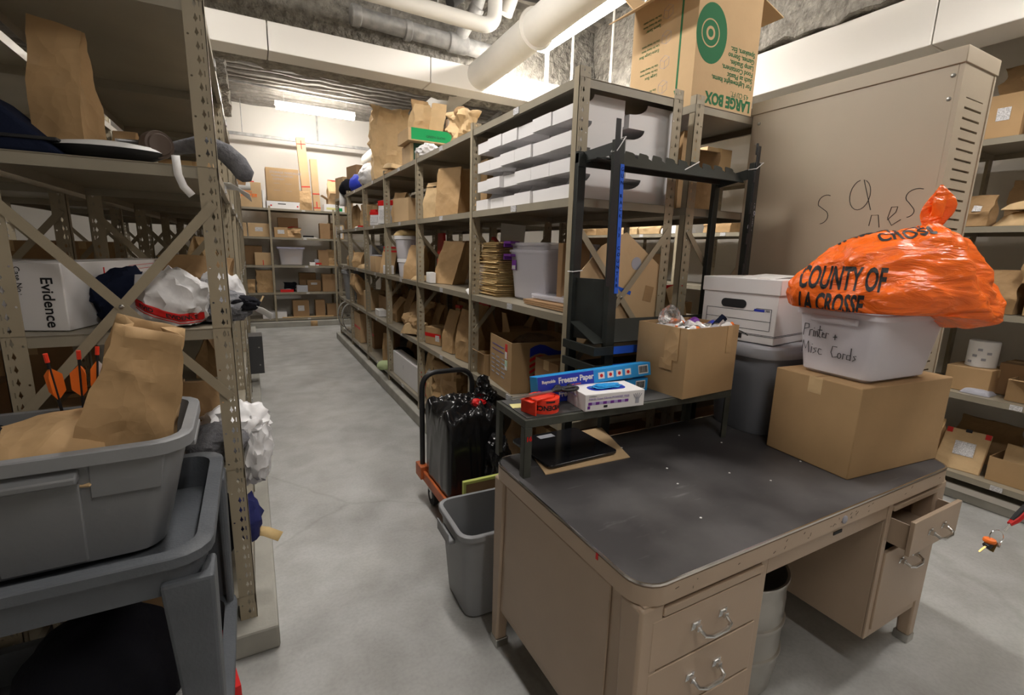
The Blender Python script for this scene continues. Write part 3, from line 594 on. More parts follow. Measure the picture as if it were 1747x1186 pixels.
drawer(1.872, 2.222, .53, .655, out=.062, hz=.5, label='drawer pulled slightly open'); drawer(1.874, 2.222, .198, .505, hz=.80)
G().box(1.874, .686, .664, 2.222, .70, .684).build('pullout_board', 'desk', dk, bevel=.003)
G().box(1.197, .694, .640, 1.843, .72, .702).build('knee_rail', 'desk', dk, bevel=.004)
G().box(1.197, 1.40, .30, 1.843, 1.412, .70).build('modesty_panel', 'desk', dk, bevel=.002)
g = G(); g.lathe([(.013, 0), (.013, .003), (.009, .005)], 14); o = g.build('desk_lock', 'greyprint', dk); o.matrix_local = Matrix.Translation((1.535, .68, .728)) @ Matrix.Rotation(PI / 2, 4, 'X')
G().box(1.515, .6915, .672, 1.56, .694, .682).build('maker_plate', 'black', dk, smooth=0)
g = G(); rr = random.Random(5)
for k in range(30):
    x = rr.choice([rr.uniform(.82, 2.18), rr.uniform(1.3, 1.7)]); z_ = .712 + rr.random() * .03; g.bar((x, .6798, z_), (x + rr.uniform(-.003, .012), .6798, z_ + rr.uniform(.001, .008)), .0012, .0006, up=(0, 1, 0))
g.build('paint_chips', 'black', dk, smooth=0)['label'] = 'dark chips in the paint'
G().box(.7205, .842, .738, .7225, .850, .756).build('tape_tab', 'red', dk, smooth=0)['label'] = 'small red tape tab'
rr = random.Random(11)
spots = [(1.03, 1.37), (1.22, 1.33), (1.53, 1.33), (1.245, 1.12), (1.19, 1.02), (1.09, .84), (1.5, .9), (1.63, 1.2), (1.42, 1.0), (1.75, .95)]
for k, (x, y) in enumerate(spots):
    o = lump_mesh(.0045, .004, .002, seed=k, sub=1).build('paper_crumb', 'paperw', None, loc=(x, y, .7605)); tag(o, 'tiny white crumb lying loose on the dark desk top', 'crumb', 'white crumbs scattered on the desk top')

# ------------------------------------------------------------------ riser on the desk
rs = thing('desk_riser', 'low dark olive metal riser shelf standing on the back of the desk', 'riser shelf', (.745, 1.268, .7605), -.035)
W, D, H = .955, .225, .205
G().box(0, 0, H - .03, W, D, H - .002).build('riser_shelf', 'riser', rs, bevel=.002)
G().box(.012, .012, H - .002, W - .012, D - .012, H + .001).build('top_mat', 'risertop', rs, smooth=0)
for x, y in ((.0, .0), (.0, D - .028), (W - .028, .0), (W - .028, D - .028)):
    g = G(); sx = 1 if x < .5 else -1; xx = x if sx > 0 else x + .028; sy = 1 if y < .1 else -1; yy = y if sy > 0 else y + .028
    g.box(min(xx, xx + sx * .028), min(yy, yy + sy * .003), 0, max(xx, xx + sx * .028), max(yy, yy + sy * .003), H - .03); g.box(min(xx, xx + sx * .003), min(yy, yy + sy * .028), 0, max(xx, xx + sx * .003), max(yy, yy + sy * .028), H - .03)
    g.build('leg', 'riser', rs, bevel=.001)
text('16', .022, 'red', rs, (.005, -.0012, H - .075), (1, 0, 0), (0, 0, 1), name='painted_number', bold=.001)
rz = .7605 + H + .001
# evidence tape roll and its holder
t = thing('tape_roll', 'red roll of EVIDENCE tape in a red holder at the left end of the riser', 'tape', (.855, 1.335, rz), .25)
g = G(); n = 40; g.lathe([(.038, 0), (.054, 0), (.054, .048), (.038, .048)], n, cap0=False, cap1=False)
g.f += [(j, 3 * n + j, 3 * n + (j + 1) % n, (j + 1) % n) for j in range(n)]; g.m += [0] * n
tr = g.build('tape_ring', 'orangered', t, smooth=40)
def curved_text(s, size, R, z, a0, mat, parent, name, flip=False, gap=1.0):
    ob = text(s, size, mat, parent, (0, 0, 0), (1, 0, 0), (0, 1, 0), name=name, ext=.0003, bold=.0008); ob.matrix_local = Matrix.Identity(4)
    xs = [v.co.x for v in ob.data.vertices]; w = max(xs) - min(xs); h = max(v.co.y for v in ob.data.vertices)
    for v in ob.data.vertices:
        x, y, zz = v.co
        if flip: x, y = w - x, h - y
        a = a0 + (x - w / 2) * gap / R; v.co = ((R + zz + .0004) * math.sin(a), -(R + zz + .0004) * math.cos(a), z + y)
    return ob
curved_text('EVIDENCE', .023, .0545, .012, -.35, 'black', tr, 'tape_lettering', True)
curved_text('EVIDENCE', .007, .0545, .038, -.35, 'black', tr, 'tape_lettering', True)
g = G(); g.box(-.075, -.035, 0, -.068, .035, .056); g.box(-.075, -.035, .049, .01, .03, .056); g.box(-.09, -.03, .046, -.072, .03, .05); g.lathe([(.036, .0), (.036, .052)], 24)
g.build('tape_holder', 'orangered', t, bevel=.002)
t = thing('scissors', 'scissors with black handles lying across the red tape roll', 'scissors', (.875, 1.335, rz + .058), .12)
g = G(); g.bar((-.16, -.004, .0), (.02, .002, .002), .012, .002); g.bar((-.16, .004, .003), (.02, -.002, .005), .010, .002); g.build('blade', 'steel', t, smooth=0)
for s in (-1, 1):
    g = G(); c = Vector((.085, s * .018, .006)); g.tube([c + Vector((math.cos(a) * .034 - .005, math.sin(a) * .015, 0)) for a in [i * PI / 8 for i in range(16)]], .006, 8, closed=True); g.tube([(.015, 0, .004), (.04, s * .008, .006), (.055, s * .012, .006)], [.005, .009, .007], 8); g.build('handle', 'blackp', t, smooth=50)
tag(G().box(0, 0, 0, .06, .045, .001).build('paper_note', 'note', None, smooth=0, loc=(.762, 1.385, rz), rz=-.2), 'pale yellow paper note on the left end of the riser', 'note')
# freezer paper boxes
def longbox(label, loc, rz_, L, tilt, seed):
    t = thing('roll_carton', label, 'box', loc, rz_, 'freezer paper cartons'); t.rotation_euler = (tilt[0], tilt[1], rz_)
    G().box(-L / 2, -.0275, 0, L / 2, .0275, .052).build('carton_body', 'blue', t, bevel=.002)
    G().box(-L / 2 + .002, -.0282, .002, -L / 2 + .24, -.0276, .050).build('brand_panel', 'dkblue', t, smooth=0)
    text('Reynolds', .015, 'white', t, (-L / 2 + .018, -.0284, .026), (1, 0, 0), (0, 0, 1), bold=.0006)
    text('Freezer Paper', .029, 'white', t, (-L / 2 + .086, -.0284, .020), (1, 0, 0), (0, 0, 1), bold=.0009, sx=.92)
    text('plastic coated', .009, 'orangev', t, (-L / 2 + .13, -.0284, .007), (1, 0, 0), (0, 0, 1))
    for k in range(4):
        x = -L / 2 + .275 + k * .042; p = G(); p.obox((x, -.0279, .026), (.028, .001, .024)).build('pictogram', 'white', t, smooth=0)
        G().lathe([(.007, 0), (.007, .0008)], 10, c=(0, 0, 0)).build('pictogram', 'red', t).matrix_local = Matrix.Translation((x, -.0284, .026)) @ Matrix.Rotation(PI / 2, 4, 'X')
    p = G(); p.box(L / 2 - .062, -.0282, .010, L / 2 - .014, -.0277, .044); p.build('barcode_panel', 'white', t, smooth=0)
    g = G(); rr = random.Random(3)
    for k in range(14): g.box(L / 2 - .059 + k * .003, -.0287, .014, L / 2 - .0575 + k * .003 + rr.random() * .0008, -.0282, .040)
    g.build('barcode', 'black', t, smooth=0)
    return t
longbox('blue freezer paper carton lying flat on the riser behind the glove box', (1.115, 1.405, rz), -.03, .505, (0, 0), 1)
longbox('blue Freezer Paper carton leaning on top of the other carton, tilted up', (1.112, 1.392, rz + .0535), -.03, .515, (-.18, -.03), 2)
o = lump_mesh(.05, .035, .01, seed=4, amp=.05).build('paper_wad', 'paperw', None, loc=(1.27, 1.405, rz + .054)); tag(o, 'scrap of white paper wadded behind the glove box', 'paper')
# glove box
t = thing('glove_box', 'white box of blue nitrile gloves on the riser', 'glove box', (1.098, 1.302, rz), -.10)
w, d, h = .245, .125, .060
G().box(-w / 2, -d / 2, 0, w / 2, d / 2, h).build('carton_body', 'white', t, bevel=.002)
G().box(-w / 2 + .012, -d / 2 - .0006, .022, .05, -d / 2, .032).build('lilac_stripe', 'lilac', t, smooth=0)
for k in range(6): G().box(-w / 2 + .012 + k * .03, -d / 2 - .0011, .022, -w / 2 + .026 + k * .03, -d / 2 - .0006, .032).build('stripe_square', 'purple', t, smooth=0)
text('Nitrile Exam Gloves POWDER FREE', .011, 'lilac', t, (-w / 2 + .014, -d / 2 - .0008, .040), (1, 0, 0), (0, 0, 1))
text('confidence', .007, 'greyprint', t, (-w / 2 + .014, -d / 2 - .0008, .051), (1, 0, 0), (0, 0, 1))
G().box(-w / 2 + .01, -d / 2 - .0008, .008, -w / 2 + .02, -d / 2, .019).build('size_mark', 'purple', t, smooth=0); G().box(-w / 2 + .075, -d / 2 - .0008, .009, -w / 2 + .09, -d / 2, .017).build('size_mark', 'black', t, smooth=0)
g = G()   # printed glove hand
g.box(.085, -d / 2 - .0009, .012, .100, -d / 2, .032)
for k in range(5): a = (k - 2) * .28; g.bar((.0925 + (k - 2) * .0035, -d / 2 - .0006, .030), (.0925 + (k - 2) * .0035 + math.sin(a) * .02, -d / 2 - .0006, .030 + math.cos(a) * .020), .003, .0006, up=(0, 1, 0))
g.build('printed_hand', 'greyprint', t, smooth=0)
slab(G(), -.075, -.03, .075, .03, .028, h, h + .0006).build('dispenser_opening', 'dkblue', t)
lump_mesh(.06, .022, .008, seed=9, amp=.3).build('glove', 'blue', t, loc=(0, 0, h))
text('Nitrile Exam', .010, 'lilac', t, (-w / 2 - .0008, .05, .04), (0, -1, 0), (0, 0, 1))
# box of cans
ob = carton('open cardboard box full of empty cans on the right end of the riser', (1.545, 1.352, rz), .305, .245, .268, .06, opened=True, mat='card', name='cardboard_box')
for a in ((-.11, -.115, .04, .2), (-.128, -.06, .0, .0)): pass
g = G(); g.box(-.1555, -.085, .14, -.1525, -.02, .268); g.box(-.1555, -.06, .10, -.1525, -.0, .14); g.build('packing_tape', 'kraft', ob, smooth=0)['label'] = 'glossy brown tape patches'
G().box(.08, -.1240, .16, .112, -.1222, .268).build('packing_tape', 'kraft', ob, smooth=0)
G().box(-.14, -.108, .19, .14, .108, .205).build('inner_liner', 'cardin', ob, smooth=0)
rr = random.Random(8); cols = ['white', 'steel', 'greyprint', 'dkblue', 'white', 'steel', 'orangev']
def can(i, p, rot, L=.075, r=.018, m='steel'):
    t = thing('drink_can', 'small spray can lying loose among others in the open box on the riser', 'can', p, 0, 'loose cans in the open riser box'); t.rotation_euler = rot
    G().lathe([(r * .7, -L / 2), (r, -L / 2 + .006), (r, L / 2 - .006), (r * .7, L / 2)], 14).build('can_body', m, t, smooth=40)
    G().lathe([(r * 1.02, -L / 5), (r * 1.02, L / 5)], 14).build('can_band', cols[(i * 3 + 1) % 7], t, smooth=40)
    G().lathe([(r * .55, L / 2 - .002), (r * .45, L / 2 + .010)], 10).build('can_cap', 'black' if i % 2 else 'orangev', t)
c0 = Vector((1.545, 1.352, rz + .205)); i = 0
for a in range(5):
    for b in range(4):
        lx, ly = -.108 + a * .054, -.08 + b * .052; x = c0.x + lx * math.cos(.06) - ly * math.sin(.06); y = c0.y + lx * math.sin(.06) + ly * math.cos(.06)
        can(i, (x, y, c0.z + .032 + (rr.random() * .022 if b else .01)), (rr.uniform(.7, 2.2), rr.uniform(-.6, .6), rr.uniform(0, 3)), m=rr.choice(['white', 'steel', 'steel', 'white'])); i += 1
t = thing('marker_pen', 'purple topped plastic tube sticking up among the cans', 'tube', (1.59, 1.37, c0.z + .05), .3); G().tube([(-.04, 0, .0), (.02, 0, .012)], .02, 12).build('tube_body', 'purple', t, smooth=40)
t = thing('lighter_block', 'dark blue and white device propped at the right side of the can box', 'device', (1.645, 1.31, c0.z + .045), .5); t.rotation_euler = (.5, .5, .3); G().box(-.016, -.01, 0, .016, .01, .06).build('device_body', 'navy', t, bevel=.003); G().box(-.012, -.0115, .01, .012, -.0095, .045).build('white_face', 'white', t, smooth=0)
o = lump_mesh(.048, .035, .06, seed=12, amp=.25, freq=2, ridge=.6, sub=3).build('plastic_wrap', 'foil', None, loc=(1.445, 1.36, c0.z + .03), smooth=50); tag(o, 'puff of clear plastic wrap rising from the left of the can box', 'plastic wrap')
MT['blackglass'] = mk('black_glass', (.012, .012, .014), .12)
# scale on cardboard
tag(G().add([(-.21, -.13, 0), (.15, -.16, 0), (.26, .12, 0), (-.12, .16, 0)], [(0, 1, 2, 3)]).build('cardboard_sheet', 'card2', None, smooth=0, loc=(1.03, 1.40, .7625), rz=.05, solid=.003), 'flat sheet of cardboard on the desk under the black scale', 'cardboard')
t = thing('digital_scale', 'flat black glass scale on the cardboard sheet beneath the riser', 'scale', (1.005, 1.415, .765), .02)
slab(G(), -.155, -.135, .155, .135, .02, .004, .014).build('scale_platform', 'blackglass', t, bevel=.002)
G().box(-.05, .085, .0142, .02, .115, .0146).build('scale_display', 'greyprint', t, smooth=0)
for x in (-.12, .12):
    for y in (-.1, .1): G().lathe([(.014, 0), (.014, .005)], 10, c=(x, y, 0)).build('foot_pad', 'rubber', t)

# ------------------------------------------------------------------ right end of the desk
bx = thing('cardboard_box', 'large closed cardboard box on the right end of the desk under the clear tub', 'box', (1.748, .788, .7605), -.09)
G().box(0, 0, 0, .53, .32, .325).build('carton_body', 'card', bx, bevel=.004)
G().box(.0, .157, .3252, .53, .163, .3262).build('lid_seam', 'card3', bx, smooth=0)
G().box(-.0008, .135, .265, 0, .185, .325).build('packing_tape', 'kraft2', bx, smooth=0)
tb = thing('plastic_tub', 'milky plastic tub handwritten Printer and Misc Cords under the orange bag', 'tub', (1.99, .915, 1.0870), -.07)
tray_shell(.345, .245, .395, .29, .238, rr=.03, rim=.012).build('tub_body', 'frost2', tb, smooth=40)
G().box(-.218, -.08, .195, -.200, .08, .220).build('tub_handle', 'frost2', tb, bevel=.005)
for k, (p, r, m, sd) in enumerate((((-.05, -.02, .012), (.09, .07, .04), 'greyprint', 3), ((.07, .03, .012), (.06, .07, .05), 'lilac', 4), ((-.02, .05, .012), (.10, .05, .035), 'white', 5), ((.11, -.05, .012), (.04, .05, .03), 'dkblue', 6))):
    M = Matrix.Translation((1.99, .915, 1.0875)) @ Matrix.Rotation(-.07, 4, 'Z') @ Vector(p)
    lump('cord_bundle', ['grey cords heaped at the front inside the milky tub', 'lilac tinted cords at the right inside the milky tub', 'white cords along the back inside the milky tub', 'dark blue cords in the right corner inside the milky tub'][k], 'cords', M, r, m, seed=sd, sub=3, ridge=.8, rz=-.09)
hw = [[(0, 0), (.1, 1), ], [(.1, 1), (.42, 1.0), (.45, .7), (.1, .55)], [(.5, 0), (.55, .5), (.75, .55)], [(.85, 0), (.88, .5)], [(.9, .68), (.92, .7)], [(1.0, 0), (1.03, .45), (1.15, .5), (1.2, 0)], [(1.38, .95), (1.3, .1), (1.45, 0)], [(1.2, .6), (1.55, .62)], [(1.55, .25), (1.75, .35), (1.6, .45), (1.58, .05), (1.8, .05)], [(1.85, 0), (1.9, .45), (2.1, .4)], [(2.45, .2), (2.75, .25)], [(2.6, 0), (2.6, .42)]]
def ry(x): return -.135 - .0 * x
o0 = (-.135, -.1345, .118)
rt = strokes(hw, (-.1900, .115, .135), (0, -1, 0), (-.105, 0, 1), .0013, 'black', tb, 'handwriting', .045)
hw2 = [[(0, 0), (.08, 1), (.3, .3), (.5, 1), (.6, 0)], [(.8, 0), (.82, .55)], [(.85, .75), (.87, .78)], [(1.25, .5), (1.0, .45), (1.2, .2), (.95, .02)], [(1.65, .45), (1.45, .5), (1.38, .2), (1.5, 0), (1.7, .05)], [(2.9, .9), (2.55, .9), (2.45, .4), (2.6, 0), (2.95, .1)], arc(3.12, .22, .13, .22, 0, 360, 10), [(3.4, 0), (3.42, .45), (3.6, .4)], [(3.95, .4), (3.72, .4), (3.7, .05), (3.95, .05)], [(4.0, 1.0), (3.98, 0)], [(4.4, .45), (4.2, .4), (4.35, .2), (4.15, 0)]]
strokes(hw2, (-.1835, .115, .072), (0, -1, 0), (-.105, 0, 1), .0013, 'black', tb, 'handwriting', .044)
# orange bag: a film skin gathered to a knot
def orange():
    t = thing('plastic_bag', 'bright orange COUNTY OF LA CROSSE plastic bag slumped on the milky tub', 'plastic bag', (1.985, .855, 1.338), math.atan2(-.36, .52))
    bm = bmesh.new(); bmesh.ops.create_icosphere(bm, subdivisions=6, radius=1.0); vs = []
    for v in bm.verts:
        n = v.co.normalized(); p = Vector((n.x * .315, n.y * .19, n.z * .205))
        k = 1 + .16 * noise.noise(n * 1.6 + Vector((3, 1, 7))) + .07 * noise.noise(n * 3.7 + Vector((5, 5, 1)))
        p *= k
        # broad belly right, a waist under the knot
        p.z += .035 + .012 * math.sin(p.x * 9) - .035 * min(1, max(0, (p.x - .02) / .2)) ** 2
        kx, ky = .085, .03; dx, dy = p.x - kx, p.y - ky; r = math.hypot(dx, dy); a = math.atan2(dy, dx)
        if p.z > 0: p.z += .028 * math.exp(-(r / .07) ** 2); p.z += .0075 * math.sin(a * 17 + 3 * noise.noise(p * 9)) * math.exp(-(r / .17) ** 2) * min(1, r / .03)
        rg = noise.noise(Vector((p.x * 5, p.y * 22, p.z * 22))); rg2 = noise.noise(Vector((p.x * 11, p.y * 34, p.z * 30)) + Vector((4, 4, 4)))
        p += n * ((.5 - abs(rg)) * .016 + (.5 - abs(rg2)) * .007)
        if p.z < -.02: p.z = -.02 + (p.z + .02) * (.04 if p.x < .08 else .04 + .42 * min(1, (p.x - .08) / .1))
        vs.append(p)
    g = G(); g.add(vs, [tuple(v.index for v in f.verts) for f in bm.faces]); bm.free(); b = g.build('bag_body', 'orangebag', t, smooth=60); b.location.z = .015
    # twisted neck and ear
    prof = [(0, .024), (.02, .017), (.05, .022), (.085, .036), (.12, .04), (.15, .03), (.175, .014), (.19, .004)]
    def fn(u, v):
        z = v * .19; r = .02
        for (z0, r0), (z1, r1) in zip(prof, prof[1:]):
            if z0 <= z <= z1: r = r0 + (r1 - r0) * (z - z0) / (z1 - z0)
        a = u * 2 * PI; q = 1 + .28 * math.sin(a * 4 + z * 30) + .15 * math.sin(a * 7)
        return (.085 + r * q * math.cos(a) + .03 * math.sin(z * 12), .03 + r * q * .55 * math.sin(a), .232 + z)
    G().grid(fn, 28, 16, wrap=True).build('knotted_neck', 'orangebag', t, smooth=60)
    # lettering projected on to the skin
    me = b.data; from mathutils.bvhtree import BVHTree
    tree = BVHTree.FromPolygons([v.co for v in me.vertices], [p.vertices[:] for p in me.polygons])
    def proj(s, size, x, z, top=False, rot=0.0, sx=1.0, bold=.0014, mirror=False, az=0.0):
        ob = text(s, size, 'black', b, (0, 0, 0), (1, 0, 0), (0, 1, 0), name='bag_lettering', ext=.0001, bold=bold); ob.matrix_local = Matrix.Identity(4)
        bm = bmesh.new(); bm.from_mesh(ob.data); bmesh.ops.triangulate(bm, faces=bm.faces)
        for _ in range(3): bmesh.ops.subdivide_edges(bm, edges=[e for e in bm.edges if e.calc_length() > .006], cuts=1, use_grid_fill=False)
        bmesh.ops.triangulate(bm, faces=bm.faces)
        for v in bm.verts:
            a, c = v.co.x * sx, v.co.y
            if mirror: c = -c
            cr, sr = math.cos(rot), math.sin(rot); px, pz = x + a * cr - c * sr, z + a * sr + c * cr
            o_, d_ = (Vector((px, pz, 1)), Vector((0, 0, -1))) if top else (Vector((px * math.cos(az) + math.sin(az), px * math.sin(az) - math.cos(az), pz)), Vector((-math.sin(az), math.cos(az), 0)))
            h = tree.ray_cast(o_, d_)
            if h[0] is not None: v.co = h[0] - d_ * (.0016 + (.0004 if v.co.z > 0 else 0))
            else: v.co = Vector((0, 0, 0))
        bm.to_mesh(ob.data); bm.free()
    proj('COUNTY OF', .105, -.258, .052, sx=.40, bold=.003, az=-.6); proj('LA CROSSE', .090, -.250, -.028, sx=.42, bold=.003, az=-.6)
    proj('INMATES', .075, -.20, .02, top=True, rot=-.25, sx=.8); proj('CROSS', .065, -.12, -.075, top=True, rot=-.2, sx=.8)
    return t
orange()
# tall grey can with lid, and file box on it
gc = thing('trash_can', 'tall grey plastic bin with pale lid standing on the desk under the white file box', 'bin', (1.958, 1.30, .7605), -.08)
G().lathe([(.132, 0), (.138, .01), (.168, .35), (.168, .352)], 40, e=3.6).build('can_body', 'can', gc, smooth=40)
G().lathe([(.170, .335), (.178, .337), (.183, .35), (.183, .378), (.175, .388), (.10, .392)], 40, e=3.6).build('can_lid', 'canlid', gc, smooth=40)
fb = thing('file_box', 'white cardboard file box with oval hand hole on the grey bin', 'file box', (1.975, 1.348, 1.154), math.radians(-82))
w, d, h = .325, .36, .262
G().box(-w / 2, -d / 2, 0, w / 2, d / 2, h - .02).build('box_body', 'white', fb, bevel=.003)
G().box(-w / 2 - .006, -d / 2 - .006, h - .062, w / 2 + .006, d / 2 + .006, h).build('box_lid', 'white', fb, bevel=.003)
y = -d / 2 - .0006
slab(G(), -.055, -.018, .055, .018, .0175, 0, .002).build('hand_hole', 'black', fb).matrix_local = Matrix.Translation((-.02, y, .155)) @ Matrix.Rotation(PI / 2, 4, 'X')
g = G()
for a, b in (((-.14, .055), (.14, .055)), ((-.14, .13), (.065, .13)), ((-.14, .055), (-.14, .13)), ((.14, .055), (.14, .143)), ((-.14, .092), (.14, .092)), ((.065, .13), (.08, .143)), ((.08, .143), (.14, .143))): g.bar((a[0], y, a[1]), (b[0], y, b[1]), .0016, .0008, up=(0, 1, 0))
for s in (.036, .031): g.bar((-w / 2 + .012 + .12, y, s), (w / 2, y, s), .0018, .0008, up=(0, 1, 0)); g.bar((w / 2 + .0005, -d / 2, s), (w / 2 + .0005, d / 2, s), .0018, .0008, up=(1, 0, 0))
g.build('printed_lines', 'navy', fb, smooth=0)
G().box(.07, y - .0004, .130, .112, y + .0004, .140).build('brand_mark', 'dkblue', fb, smooth=0); text('703', .012, 'navy', fb, (.116, y - .0004, .131), (1, 0, 0), (0, 0, 1))
g = G(); q = arc(0, 0, .095, .027, 15, 165, 14); g.tube([(a - .035, y, b + .02) for a, b in q], .002, 6); g.build('logo_arc', 'black', fb)
G().box(-.095, y - .0006, .012, .03, y, .034).build('logo_plate', 'black', fb, smooth=0, bevel=.003); text('BANKERS BOX', .0165, 'white', fb, (-.09, y - .001, .0165), (1, 0, 0), (0, 0, 1), bold=.0005, sx=.95)
G().box(.05, -d / 2 + .03, h, .10, -d / 2 + .036, h + .0006).build('lid_slot', 'card3', fb, smooth=0)
g = G(); g.add([(-.05, -.1, h + .0004), (.10, -.1, h + .0004), (.10, .12, h + .010), (-.05, .12, h + .012)], [(0, 1, 2, 3)]); g.build('lid_flap', 'paperw', fb, smooth=0, solid=.001)

# ------------------------------------------------------------------ tall cabinet
cb = thing('steel_cabinet', 'tall beige steel cabinet with slotted end panel and scrawled marker', 'cabinet', (2.30, .90, .0))
G().box(0, .016, 0, .245, .84, 2.21).build('side_panel', 'cab', cb, bevel=.003)
G().box(-.006, -.004, 2.205, .275, .845, 2.262).build('top_cap', 'cab', cb, bevel=.003)
g = G(); g.box(.0, 0, 0, .055, .016, 2.205); g.box(.20, 0, 0, .245, .016, 2.205); g.box(.055, 0, 2.10, .20, .016, 2.205)
zc = 2.10; k = 0
while zc > .05: g.box(.055, 0, zc - .032, .20, .014, zc - .004); zc -= .036; k += 1
g.build('slotted_panel', 'cab', cb, smooth=0)['label'] = 'end panel with a column of narrow horizontal slots'
g = G(); g.box(.245, -.004, 0, .258, .02, 2.20); g.build('edge_strip', 'cab', cb, smooth=0)
for (yy, zz) in ((.03, 2.17), (.03, 2.09), (.80, 2.16), (.80, 2.06), (.80, 1.6)): G().lathe([(.008, 0), (.007, .003), (.003, .005)], 10).build('rivet', 'steel', cb).matrix_local = Matrix.Translation((0, yy, zz)) @ Matrix.Rotation(-PI / 2, 4, 'Y')
scr = [arc(-.02, .03, .045, .045, 60, 200, 8) + arc(-.045, -.055, .05, .045, 60, -80, 8), arc(.17, .06, .055, .085, 100, 440, 20) + [(.24, -.03)], [(.245, -.12), (.25, -.06), (.285, -.06), (.30, -.13)], [(.335, -.09), (.37, -.05), (.375, -.02), (.345, -.02), (.335, -.08), (.36, -.12), (.40, -.09)], arc(.455, .03, .05, .04, 60, 230, 8) + arc(.42, -.05, .035, .03, 40, -80, 6)]
for ln in scr: strokes([[(-p[0], p[1]) for p in ln]], (-.0008, .40, 1.73), (0, 1, 0), (0, 0, 1), .0014, 'black', cb, 'marker_stroke', .72)

# ------------------------------------------------------------------ gun rack
gr = thing('gun_rack', 'dark metal rifle rack with notched bar and blue tape standing behind the desk', 'rack', (1.205, 1.53, 0), 0)
def upr(x, y, w=.032, d=.024, z0=.0, z1=1.92, name='upright'): return G().box(x, y, z0, x + w, y + d, z1).build(name, 'gun', gr, bevel=.002)
upr(.0, .165, z1=1.90, w=.04); upr(.82, .165, z1=1.86, w=.035)
# slanted front uprights
for x, zt, lab in ((.055, 1.93, 0), (.87, 1.93, 1)):
    G().hexa([(x + .03, 0, 0), (x + .078, 0, 0), (x + .078, .028, 0), (x + .03, .028, 0)], [(x, 0, zt), (x + .042, 0, zt), (x + .042, .028, zt), (x, .028, zt)]).build('upright', 'gun', gr, bevel=.002)
G().hexa([(-.0, .166, 1.86), (.04, .166, 1.86), (.04, .19, 1.86), (-.0, .19, 1.86)], [(.0, .166, 1.905), (.04, .166, 1.905), (.04, .19, 1.905), (0, .19, 1.905)]).build('bracket', 'gun', gr)
g = G(); g.bar((.025, .175, 1.88), (.075, .012, 1.905), .004, .045, up=(0, 0, 1)); g.build('top_bar', 'gun', gr)
g = G(); g.bar((.84, .175, 1.85), (.90, .012, 1.89), .004, .045, up=(0, 0, 1)); g.build('top_bar', 'gun', gr)
G().box(.0, .158, 1.845, .86, .166, 1.895).build('rear_bar', 'gun', gr, bevel=.001)
# notched plate
pts = [(.09, -.055), (.87, -.055), (.87, .0)]; nn = 10
for k in range(nn):
    s = .77 / nn; x1 = .87 - k * s; pts += [(x1 - s * .12, .0), (x1 - s * .30, .012), (x1 - s * .18, .030), (x1 - s * .26, .038), (x1 - s * .72, .044), (x1 - s * .98, .018)]
pts += [(.09, .0)]
o = G().prism(pts, 'y', -.0025, .0025).build('notched_bar', 'gun', gr, smooth=0, loc=(.0, .085, 1.885)); o.rotation_euler = (-.75, 0, 0)
G().box(.03, .085, 1.868, .86, .16, 1.872).build('bar_shelf', 'gun', gr, smooth=0)
g = G(); g.hexa([(.045, -.004, 1.37), (.078, -.004, 1.37), (.078, .0, 1.37), (.045, .0, 1.37)], [(.046, -.004, 2.0), (.068, -.004, 2.0), (.068, .0, 2.0), (.046, .0, 2.0)]); g.build('slotted_tongue', 'blackp', gr, smooth=0)
g = G(); g.box(.872, -.008, 1.30, .892, -.001, 2.0)
for z in (1.42, 1.56, 1.70, 1.84, 1.96): g.box(.862, -.008, z, .872, -.001, z + .05)
g.build('slotted_tongue', 'blackp', gr, bevel=.002)
text('Ranger', .05, 'greyprint', gr, (.902, -.0015, 1.62), (0, 0, 1), (-1, 0, 0), name='lettering', shear=.3)
G().bar((.02, .168, 1.265), (.085, .030, 1.265), .26, .004, up=(.138, .065, 0)).build('end_plate', 'gun', gr, bevel=.001)
G().bar((.84, .168, 1.17), (.90, .030, 1.17), .44, .004, up=(.138, .06, 0)).build('end_plate', 'gun', gr, bevel=.001); G().tube([(.84, .16, 1.385), (.90, .02, 1.385)], .012, 8).build('end_rail', 'gun', gr)
g = G(); g.hexa([(.092, -.0020, 1.34), (.112, -.0020, 1.34), (.112, .029, 1.34), (.092, .029, 1.34)], [(.080, -.0020, 1.84), (.0985, -.0020, 1.84), (.0985, .029, 1.84), (.080, .029, 1.84)]); bt = g.build('blue_tape', 'bluetape', gr, smooth=0)
for k, ch in enumerate('GUN RACK 13 COUNTER'): 
    if ch != ' ': text(ch, .02, 'navy', bt, (.0835 + k * .0006, -.0026, 1.815 - k * .025), (1, 0, 0), (0, 0, 1), name='tape_lettering', ext=.0002)
for z in (1.015, 1.09):
    g = G(); g.box(-.01, -.02, z, .004, .20, z + .035); g.box(-.01, -.024, z, .90, -.02, z + .035); g.box(.0, -.02, z, .90, .20, z + .003); g.build('tray', 'gun', gr, smooth=0)
    G().box(.09, -.0255, z + .002, .42, -.0242, z + .034).build('blue_tape', 'bluetape', gr, smooth=0)
g = G(); g.add([(.02, .02, 1.13), (.80, .02, 1.13), (.80, .14, 1.21), (-.02, .14, 1.21)], [(0, 1, 2, 3)]); g.build('sloped_butt_plate', 'gun', gr, smooth=0, solid=.004)['label'] = 'worn sloping sheet, greyer than the frame'
for (a, b) in (((.055, -.004, 1.885), (.095, .03, 1.94)), ((-.004, .16, 1.42), (.046, .198, 1.425)), ((.87, -.012, 1.90), (.915, .03, 1.93))):
    x0, y0, z0 = a; x1, y1, z1 = b; G().tube([(x0, y0, z0), (x1, y0, z1), (x1, y1, z1), (x0, y1, z0)], .0022, 6, closed=True).build('zip_tie', 'white', gr)
G().tube([(.46, .03, 1.86), (.54, .028, 1.90)], .0022, 6).build('zip_tie', 'white', gr)

